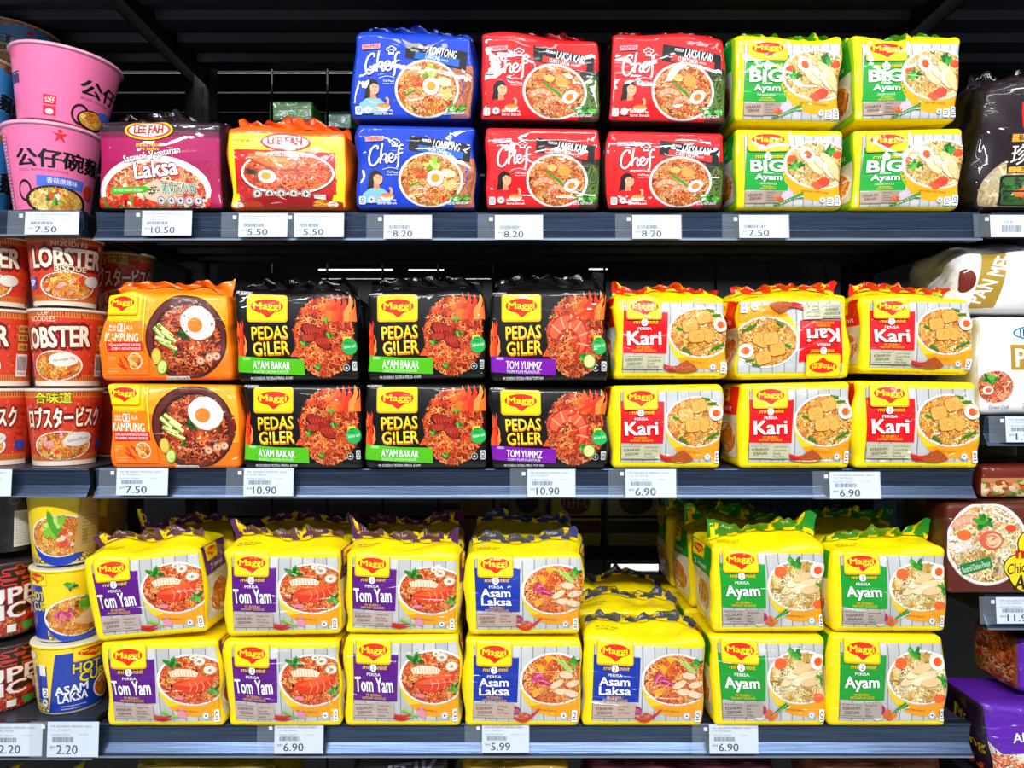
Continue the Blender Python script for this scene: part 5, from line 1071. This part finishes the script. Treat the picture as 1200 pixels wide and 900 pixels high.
def art_abc(seed):
    A = Art(0, 0, 150, 104, seed, 22); A.L = 3; A.rect(0, 0, 150, 104, '#6a2c1c'); A.up(.3)
    bowl(A, 44, 46, 46, 48, '#d8a464', ['#f4d8a0', '#f9e8c4', '#e8c080', '#fbf2dc'], 200, wd=1.5, ln=14)
    prawn(A, 24, 30, 34, 24, 1, ('#e88a6a', '#f4b090', '#f9d4c0')); A.ell(48, 42, 13, 11, '#d8704a'); A.ell(50, 42, 9, 8, '#f4c8a4'); A.up(.3); leafs(A, 40, 20, 13, 14); A.dots(14, 44, 13, 12, 40, 3, ['#f4ece4', '#e8d8cc']); A.ell(70, 28, 6, 4, '#e8522a'); A.ell(18, 36, 8, 6, '#e8783a'); A.up(.3)
    A.poly([(12, 70), (46, 60), (50, 72), (16, 82)], '#1f8a4a'); A.up(.3); A.text('Boost of Chicken Flavour', 15, 68, 47, 75, '#f4f8e0', off=.02, rot=-16); A.text('BOOST-UP', 16, 57, 42, 64, '#c8a01c', off=.05, rot=-16)
    for x, y, r_ in ((102, 76, 34), (80, 72, 17), (100, 46, 22), (128, 56, 26), (126, 88, 22)): A.ell(x, y, r_ + 1.2, r_ * .82 + 1.2, '#2a1c08')
    A.up(.3)
    for x, y, r_ in ((102, 76, 34), (80, 72, 17), (100, 46, 22), (128, 56, 26), (126, 88, 22)): A.ell(x, y, r_, r_ * .82, '#ffe01c')
    A.up(.4); A.text('mi', 76, 50, 96, 62, '#d8202a', off=.07); A.text('Chicken', 66, 66, 104, 78, '#2a1c10', off=.03, rot=-10, shear=.2); A.text('ABC', 76, 80, 110, 97, '#2a1c10', off=.05, rot=-8, shear=.2); A.poly([(88, 4), (150, 0), (150, 20), (110, 18)], '#ffe01c')
    return A
pack('noodle_bag', 'brown bag with large noodle bowl and yellow cloud shape, right bay', 'bags in the right bay', [(1110, 590), (1262, 588), (1262, 690), (1110, 690)], art_abc(65), {'all': '#5a2418'}, None, None, None, M_FILM, seed=206, zb=-.2427, crump=.0008, flat=True, yf=-.012, dep=.05)
def art_purple(seed, top=True):
    A = Art(0, 0, 140, 130, seed, 18); A.L = 3; A.rect(0, 0, 140, 130, '#6a28b4'); A.up(.3)
    if not top:
        A.poly([(0, 60), (16, 78), (40, 74), (60, 90), (140, 84), (140, 130), (0, 130)], '#f0e8d8'); A.up(.3); A.squig(18, 108, 26, 30, 80, 2.2, 18, ['#e8622a', '#f08a4a', '#c8461c', '#f4b07a']); A.dots(62, 104, 22, 14, 34, 6, ['#e8302a', '#f4f0e4', '#5aa83a', '#f0c03a']); leafs(A, 62, 112, 18, 9)
        A.text('Always', 30, 40, 76, 58, '#ffffff', off=.03, rot=-12, shear=.3); A.ell(80, 70, 14, 12, '#f4c81c'); A.poly([(100, 20), (140, 10), (140, 40), (110, 44)], '#8a48d0')
    else: A.poly([(10, 8), (90, 2), (100, 60), (20, 66)], '#7434c4')
    return A
def art_noodleside(seed):
    A = Art(0, 0, 50, 60, seed, 12); A.L = 3; A.rect(0, 0, 44, 60, '#7a2c14'); A.up(.3); A.squig(22, 30, 24, 34, 130, 1.8, 14, ['#c8602c', '#e0864a', '#a8441c', '#e8b07a']); A.dots(10, 40, 8, 14, 14, 3, ['#6a8a2a', '#d8301c']); return A
def art_goreng(seed):
    A = Art(0, 0, 50, 120, seed, 14); A.L = 3; A.text('Mi', 14, 30, 32, 52, '#d8b83a', off=.04, rot=6); A.text('Goreng', 4, 54, 46, 78, '#d8b83a', off=.04, rot=10); A.dots(20, 100, 18, 12, 50, 3, ['#e8622a', '#b83c1c']); leafs(A, 30, 18, 10, 6, ('#3a3a1c', '#55501c')); return A
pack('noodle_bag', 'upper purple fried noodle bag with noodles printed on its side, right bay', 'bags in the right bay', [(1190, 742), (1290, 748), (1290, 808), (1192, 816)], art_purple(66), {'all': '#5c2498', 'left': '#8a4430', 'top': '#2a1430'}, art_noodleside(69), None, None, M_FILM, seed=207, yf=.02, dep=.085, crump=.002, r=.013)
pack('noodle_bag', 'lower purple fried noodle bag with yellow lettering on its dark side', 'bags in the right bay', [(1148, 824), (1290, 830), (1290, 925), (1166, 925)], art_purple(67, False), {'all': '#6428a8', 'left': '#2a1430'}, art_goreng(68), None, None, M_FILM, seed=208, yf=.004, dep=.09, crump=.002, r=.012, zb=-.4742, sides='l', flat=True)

# ------------------------------------------------------------------ left bay cups (x: degrees around the cup, y: 0 top .. 100 bottom)
def cupart(seed, base): A = Art(-86, 0, 86, 100, seed, 34); A.L = 2; A.base = base; return A
def star_man(A, x, y, k, c='#e02436'):
    A.ell(x, y - k * .55, k * .28, k * .24, c, n=10); A.poly([(x - k * 1.0, y - k * .35), (x, y - k * .25), (x + k * 1.0, y - k * .35), (x + k * .35, y + k * .1), (x + k * .75, y + k * .85), (x, y + k * .35), (x - k * .75, y + k * .85), (x - k * .35, y + k * .1)], c)
def art_pink(v):
    A = cupart(70 + v, '#f07aa8'); A.rect(-86, 0, 86, 97, '#f27fae'); A.up()
    if v == 0:
        A.text('公仔', 18, 34, 78, 55, '#14181c', off=.06); A.text('麵', -86, 36, -60, 52, '#1c3a6a', off=.06); A.rect(-24, 66, -8, 78, '#d8203a'); A.rect(-24, 80, -8, 92, '#e02a42'); A.up(.3); A.text('公仔', -22, 68, -10, 76, '#ffffff', off=.03); A.ell(-16, 87, 5, 3.5, '#ffffff'); A.text('BOWL NOODLE', 20, 58, 60, 61, '#a8305c'); A.ell(22, 82, 12, 14, '#2a1a1a'); A.up(.2); A.ell(22, 82, 9, 10.5, '#f27fae'); A.up(.2)
        A.ell(40, 86, 22, 14, '#2a1a1a'); A.up(.3); A.ell(40, 85, 19, 11, '#e8b04a'); A.up(.2); A.squig(40, 85, 18, 10, 50, 1.6, 11, NOOD); A.poly([(48, 70), (80, 66), (82, 76), (50, 80)], '#5a78d8')
    else:
        star_man(A, 8, 14, 9); A.text('公仔碗麵', -48, 30, 72, 50, '#14181c', off=.07); A.text('DOLL BOWL NOODLE', -46, 52, 20, 54.5, '#a8305c'); A.rect(-22, 59, 44, 71, '#5a78d8'); A.up(.3); A.text('香菇燉雞味', -8, 61, 34, 67, '#f4f0ff', off=.03)
        A.ell(-40, 76, 11, 12, '#2a1a1a'); A.up(.2); A.ell(-40, 76, 8, 9, '#f27fae'); A.up(.2); A.ell(6, 86, 46, 17, '#2a1a1a'); A.up(.3); A.ell(6, 86, 40, 14.5, '#d8a040'); A.up(.3); A.squig(6, 86, 39, 14, 130, 1.8, 14, ['#f4d07a', '#e8b85a', '#f9e0a0', '#d8983a']); leafs(A, 2, 82, 12, 12); A.dots(6, 80, 14, 5, 16, 3, ['#e8522a', '#f4c83a', '#f4f0e8']); A.ell(54, 70, 10, 8, '#d8402a')
        A.rect(-74, 14, -66, 96, '#f4a0c4'); A.up(.2)
        for i in range(20): A.rect(-73, 16 + i * 3.9, -67, 17.5 + i * 3.9, '#5a3a4a')
    return A
def art_bluecup():
    A = cupart(75, '#9a7048'); A.rect(-86, 0, 86, 100, '#8a6440'); A.up(.3); A.squig(0, 30, 100, 40, 260, 3, 20, ['#b8905c', '#a07a4a', '#c8a070', '#7a5a38']); A.ell(30, 70, 62, 60, '#3a9ad8'); A.rect(-86, 60, 86, 100, '#3a8ac8'); A.up(.5); star_man(A, 24, 26, 9); A.text('公仔碗麵', -52, 44, 74, 68, '#14181c', off=.09, out='#7ab8e8', outw=.13); A.rect(-60, 72, 20, 88, '#f0d81c'); A.up(.3); A.text('海鮮味', -50, 74, 8, 86, '#1c4a9a', off=.05)
    return A
def art_lobster(v):
    A = cupart(80 + v, '#d8452a'); A.rect(-86, 0, 86, 94, '#dc4a2c'); A.rect(-86, 94, 86, 100, '#f0e0d0'); A.up(.3)
    A.rect(-86, 1, 86, 12, '#e08a3c'); A.rect(-86, 86, 86, 94, '#e08a3c'); A.up(.3)
    for i in range(44): A.rect(-86 + i * 4, 2, -84.6 + i * 4, 10, '#a83020'); A.rect(-86 + i * 4, 87, -84.6 + i * 4, 93, '#a83020')
    A.dots(0, 50, 90, 44, 160, 1.6, ['#f07a5a', '#e8664a', '#b8301c'], 1)
    if v == 0:
        A.text('CUP', -6, 3, 18, 9, '#f8d8c0', off=.03); A.text('NOODLES', -22, 10, 34, 17, '#f8d8c0', off=.03); A.text('LOBSTER', -58, 20, 64, 46, '#fbf0da', off=.09, out='#8a1410', outw=.26, rot=-1); A.up(.3); A.text('BISQUE', -18, 44, 34, 53, '#fbe8c8', off=.07, out='#8a1410', outw=.14)
        bowl(A, 4, 72, 50, 20, '#d8642a', NOOD, 120, wd=1.8, ln=13); A.dots(4, 72, 38, 13, 16, 4, ['#f4a0b0', '#f4c0a8', '#e8483a']); A.ell(48, 64, 16, 8, '#e8e2d8'); A.rect(-72, 60, -54, 76, '#2a5ab8'); A.up(.3); A.text('ISP', -70, 64, -56, 72, '#ffffff', off=.05)
    elif v == 1:
        A.text('CUP', -48, 3, -28, 9, '#f8d8c0', off=.03); A.text('NOODLES', -64, 10, -18, 17, '#f8d8c0', off=.03); A.text('LOBSTER', -84, 24, 34, 50, '#fbf0da', off=.09, out='#8a1410', outw=.26, rot=-2); bowl(A, -20, 74, 44, 20, '#d8642a', NOOD, 110, wd=1.8, ln=13); A.ell(-8, 66, 24, 9, '#e8e2d8'); A.up(.2); A.text('Net weight 75g', -24, 64, 10, 68, '#6a5a50', rot=-6)
        for y in (20, 32, 44): A.rect(50, y, 68, y + 9, '#d8b45a')
        A.rect(48, 58, 70, 88, '#f4efe8'); A.up(.3)
        for i in range(10): A.rect(50 + i * 1.9, 61, 51 + i * 1.9, 80, '#1a1a1a')
        for y in (21, 33, 45): A.text('杯麵', 52, y + 1, 66, y + 7, '#7a2a1c', off=.04)
        A.text('955601', 51, 82, 67, 86, '#1a1a1a')
    else:
        A.text('合味道', -46, 5, 10, 19, '#f4e23a', off=.06, out='#3a6a1c', outw=.13); A.text('ロブスタービスク', -66, 24, 62, 50, '#fbf0da', off=.09, out='#8a1410', outw=.25, rot=-1); A.up(.2); bowl(A, -4, 74, 50, 19, '#d8642a', NOOD, 120, wd=1.8, ln=13); A.dots(-4, 72, 38, 13, 14, 4, ['#f4a0b0', '#f4c0a8', '#e8483a']); A.ell(22, 66, 24, 9, '#e8e2d8', -6); A.up(.2); A.text('Seafood Flavour', 4, 64, 40, 68, '#6a5a50', rot=-6); A.rect(60, 68, 78, 80, '#2a5ab8')
        for i in range(5): A.text('NISSIN'[:3], 60, 20 + i * 9, 74, 26 + i * 9, '#a82c1c')
    return A
def art_blackcup(v):
    A = cupart(90 + v, '#1a1414'); A.rect(-86, 0, 86, 100, '#171212'); A.up(.3)
    if v == 0:
        A.rect(10, 30, 56, 92, '#d8d4cc'); A.up(.3); lines(A, 13, 34, 53, 88, 14, '#2a2a2a'); A.ring(10, 12, 10, 6, 1, '#888888')
    else:
        A.poly([(-86, 70), (-40, 62), (0, 72), (40, 64), (86, 74), (86, 96), (-86, 96)], '#b8281c'); A.up(.3); A.squig(0, 84, 84, 13, 160, 2.2, 16, ['#e8522a', '#f08a4a', '#c83c1c', '#8a1c10']); A.dots(10, 84, 60, 9, 16, 3.4, ['#3f9a3a', '#e83020'])
        A.text('辛', -14, 6, 34, 36, '#0a0808', off=.05, out='#d8382c', outw=.13); A.up(.2); A.text('SUPER', -60, 34, 66, 55, '#f4f2ee', off=.05, rot=-3, out='#c82420', outw=.10); A.text('SPICY', -60, 56, 50, 76, '#f4f2ee', off=.05, rot=-3, out='#c82420', outw=.10); A.rect(-6, 84, 8, 94, '#f4f0e8'); A.rect(20, 84, 40, 94, '#4ab04a')
    return A
def art_yellowcup(v):
    A = cupart(95 + v, '#ffdc14'); A.rect(-86, 0, 86, 96, '#ffdf1a'); A.rect(-86, 84, 86, 96, '#1c46b8'); A.up(.4)
    if v == 2:
        A.poly([(-24, 12), (86, 8), (86, 96), (-40, 96)], '#1f46b0'); A.rect(-66, 30, -40, 84, '#1f46b0'); A.up(.3); logo(A, 2, 4, 66, 26); A.text('HOT', 2, 28, 46, 42, '#ffe81a', off=.06, out='#14307a', outw=.1); A.text('CUP', 12, 42, 56, 56, '#ffe81a', off=.06, out='#14307a', outw=.1)
        A.text('ASAM', -26, 58, 26, 70, '#ffffff', off=.06, rot=-3); A.text('LAKSA', -22, 70, 26, 82, '#ffffff', off=.06, rot=-3); A.ell(66, 70, 30, 20, '#f4f0ea'); A.up(.2); A.ell(66, 70, 27, 17, '#d8722a'); A.up(.2); A.squig(66, 70, 27, 17, 60, 1.8, 12, NOOD); halal(A, -46, 82, 6.5); badge(A, -50, 60, -38, 74); A.ell(-66, 14, 8, 6, '#f0ecd8'); lines(A, -80, 24, -56, 44, 4, '#8a6a1c'); lines(A, -16, 86, 24, 94, 2, '#ffffff'); lines(A, -78, 54, -54, 80, 6, '#c8d4f4'); A.rect(-52, 26, -40, 42, '#f4f0e8')
    elif v == 1:
        A.poly([(-86, 22), (-44, 22), (-36, 96), (-86, 96)], '#1f46b0'); A.up(.3); logo(A, -74, 2, -34, 22); A.text('HOT', -70, 30, -40, 42, '#ffe81a', off=.06); A.text('CUP', -66, 44, -38, 56, '#ffe81a', off=.06); bowl(A, 20, 66, 62, 28, '#d8722a', NOOD, 160, wd=1.9, ln=14, body=('#1c46b8', 1.25)); leafs(A, 40, 50, 22, 14, ('#8aca3c', '#5aa82c', '#c8e07a')); A.dots(-5, 64, 16, 9, 14, 4, ['#c83a7a', '#e87aa8']); A.ell(40, 66, 24, 7, '#f0c8a0', -12); A.ell(30, 74, 20, 6, '#e8b890', 8); A.up(.2); leafs(A, 4, 22, 10, 8)
    else:
        bowl(A, -8, 58, 56, 30, '#d8722a', NOOD, 160, wd=1.9, ln=14, body=('#1c46b8', 1.3)); leafs(A, -20, 44, 24, 14, ('#8aca3c', '#5aa82c', '#c8e07a')); A.dots(8, 62, 26, 12, 26, 4, ['#e8522a', '#f0d8b0', '#e87aa8']); A.poly([(24, 0), (70, 0), (66, 84), (14, 84)], '#c8a468'); A.up(.3); lines(A, 28, 30, 58, 74, 9, '#6a4a1c'); A.rect(30, 52, 40, 70, '#b08a50')
    return A
CUPS = 'cup noodles in the left bay'
def lk(px, yc): return math.atan2(-(px - 600) * (D + yc) / D * .001, D + yc)
PK0, PK1, BC = art_pink(0), art_pink(1), art_bluecup()
def C(label, px, pb, pt, w_, yc, art, base, mat=None, name='noodle_cup', dt=0.0, grp=CUPS, **kw):
    return cup(name, label, grp, px, pb, pt, w_, yc, base, art, turn=lk(px, yc) + dt, mat=mat, **kw)
pc1 = dict(name='noodle_bowl', mat=M_CUPWRAP, base='#f07aa8', rim='#f6b4cc', lid='#f0a8c0')
C('pink bowl of noodles, lower one with its name facing out', 62, 241, 158, 101, .052, PK1, zfix=.2043, taper=.74, foot=False, **pc1)
C('pink bowl of noodles, tilted upper one on the pink stack', 72, 156, 73, 113, .058, PK0, taper=.76, tilt=.085, foot=False, **pc1)
blue = dict(name='noodle_bowl', mat=M_CUPWRAP, base='#3a7ab8', rim='#c8b8a0', lid='#c8bca8', taper=.76, foot=False)
C('blue and brown bowl, topmost of the stack at the photo edge', 10, 78, 43, 106, .16, BC, **blue)
C('blue and brown bowl, middle of the stack at the photo edge', -38, 156, 76, 100, .06, BC, **blue)
C('blue and brown bowl, lowest of the stack at the photo edge', -38, 241, 160, 100, .06, BC, zfix=.2043, **blue)
C('blue bowl half hidden behind the tilted pink bowl', 30, 158, 78, 96, .17, BC, **blue)
C('blue bowl half hidden behind the lower pink bowl', 26, 236, 160, 96, .17, BC, zfix=.2043, **blue)
LB = [art_lobster(i) for i in range(3)]; lc = dict(mat=M_CUPWRAP, base='#d8452a', rim='#f0d8c4', lid='#e8d4c4', taper=.80)
zc = Z2 + .0008
C('red lobster cup with English lettering, top of the inner stack', 77, 361, 281, 78, .05, LB[0], **lc)
C('red lobster cup with barcode, middle of the inner stack', 80, 452, 365, 80, .05, LB[1], **lc)
C('red lobster cup with katakana, bottom of the inner stack', 76, 542, 455, 79, .05, LB[2], zfix=zc, **lc)
C('red lobster cup, top of the stack cut by the photo edge', -4, 361, 281, 78, .05, LB[0], dt=-.5, **lc)
C('red lobster cup, middle of the stack cut by the photo edge', -2, 452, 365, 80, .05, LB[1], dt=-.35, **lc)
C('red lobster cup, bottom of the stack cut by the photo edge', -2, 542, 455, 80, .05, LB[2], dt=-.6, zfix=zc, **lc)
for px, pt, pb, lb, az in ((144, 300, 378, 'topmost shaded lobster cup behind the orange packs', 0), (142, 380, 456, 'middle shaded lobster cup behind the orange packs', 0), (142, 458, 534, 'bottom shaded lobster cup behind the orange packs', 1),
                           (72, 300, 378, 'topmost shaded lobster cup between the two red stacks', 0), (72, 380, 456, 'middle shaded lobster cup between the two red stacks', 0), (70, 458, 534, 'bottom shaded lobster cup between the two red stacks', 1)):
    C(lb, px, pb, pt, 68, .16, LB[2] if pt == 300 else None, zfix=zc if az else None, **lc)
BK = [art_blackcup(0), art_blackcup(1)]; bk = dict(name='noodle_cup', mat=M_CUPWRAP, base='#171212', rim='#4a3a38', lid='#3a3030', taper=.80); zc3 = Z3 + .0018
C('black spicy noodle cup with nutrition table, top of the black stack', 10, 642, 575, 66, .055, BK[0], **bk)
C('black spicy noodle cup, middle of the black stack', 0, 738, 652, 88, .055, BK[1], dt=.28, **bk)
C('black spicy noodle cup, bottom of the black stack', 2, 830, 745, 92, .055, BK[1], dt=.22, zfix=zc3, **bk)
YC = [art_yellowcup(i) for i in range(3)]; yc_ = dict(name='noodle_cup', mat=M_CUPWRAP, base='#ffdc14', rim='#f4d81c', lid='#f0ead8', taper=.82)
C('yellow hot cup with noodle bowl and brown label, top of the yellow stack', 76, 656, 574, 76, .05, YC[0], **yc_)
C('yellow hot cup with noodle bowl, middle of the yellow stack', 80, 742, 659, 76, .05, YC[1], **yc_)
C('yellow and blue hot cup with lettering, bottom of the yellow stack', 84, 833, 744, 80, .05, YC[2], zfix=zc3, **yc_)
C('shaded yellow cup behind the yellow stack, partly hidden by the purple packs', 112, 650, 578, 66, .16, YC[0], **yc_)
C('shaded yellow cup, second one down behind the yellow stack', 112, 735, 655, 66, .16, None, **yc_)
C('shaded yellow cup, lowest one behind the yellow stack', 112, 812, 738, 66, .16, None, zfix=zc3, **yc_)

# ------------------------------------------------------------------ goods on the shelf below, only their tops in view
def low(label, px0, px1, top, col, word=None, wc='#8a8a8a', mat=None, seed=1, ears=(0, 0), sealc=None, yf=.02):
    A = Art(0, 0, 100, 150, seed, 14); A.L = 3
    A.rect(6, 10, 94, 60, col)
    if word: A.up(.3); A.text(word, 40, 4, 92, 18, wc, off=.04, rot=-4)
    pack('noodle_bag', label, 'bags on the shelf below', [(px0, top), (px1, top), (px1, 1140), (px0, 1140)], A, {'all': col}, None, None, art_seal(sealc, '', seed, sealc) if sealc else None, mat or M_GLOSS, seed=seed, zb=-.6992, yf=yf, dep=.1, crump=.0025, r=.014, ears=ears)
low('dull gold bag below the lowest rail, under the first purple stack', 150, 330, 893, '#a08a20', seed=211, ears=(.0, .01), sealc='#f0c81c')
low('black bag with grey lettering below the lowest rail, left of centre', 412, 524, 886, '#15131a', 'ITIK', '#7a7684', seed=212)
low('gold bag below the lowest rail, under the blue asam laksa stack', 546, 668, 890, '#c09a20', seed=213)
low('maroon and black bag below the lowest rail, right of the gold bag', 690, 905, 892, '#641a30', seed=214)
low('brown bag with pale folds below the lowest rail, at the right end', 960, 1110, 892, '#a06444', seed=215)
lowc = {**yc_, 'zfix': None}
C('yellow cup with red oval, on the shelf below under the 2.20 tags', 62, 998, 893, 66, .06, YC[2], **lowc)
C('hidden cup standing under the yellow cup with red oval on the shelf below', 62, 1104, 1000, 66, .06, None, **{**yc_, 'zfix': -.6992})
C('dark yellow cup at the photo edge on the shelf below', -10, 998, 893, 66, .06, YC[1], **lowc)
C('hidden cup standing under the edge cup on the shelf below', -10, 1104, 1000, 66, .06, None, **{**yc_, 'zfix': -.6992})
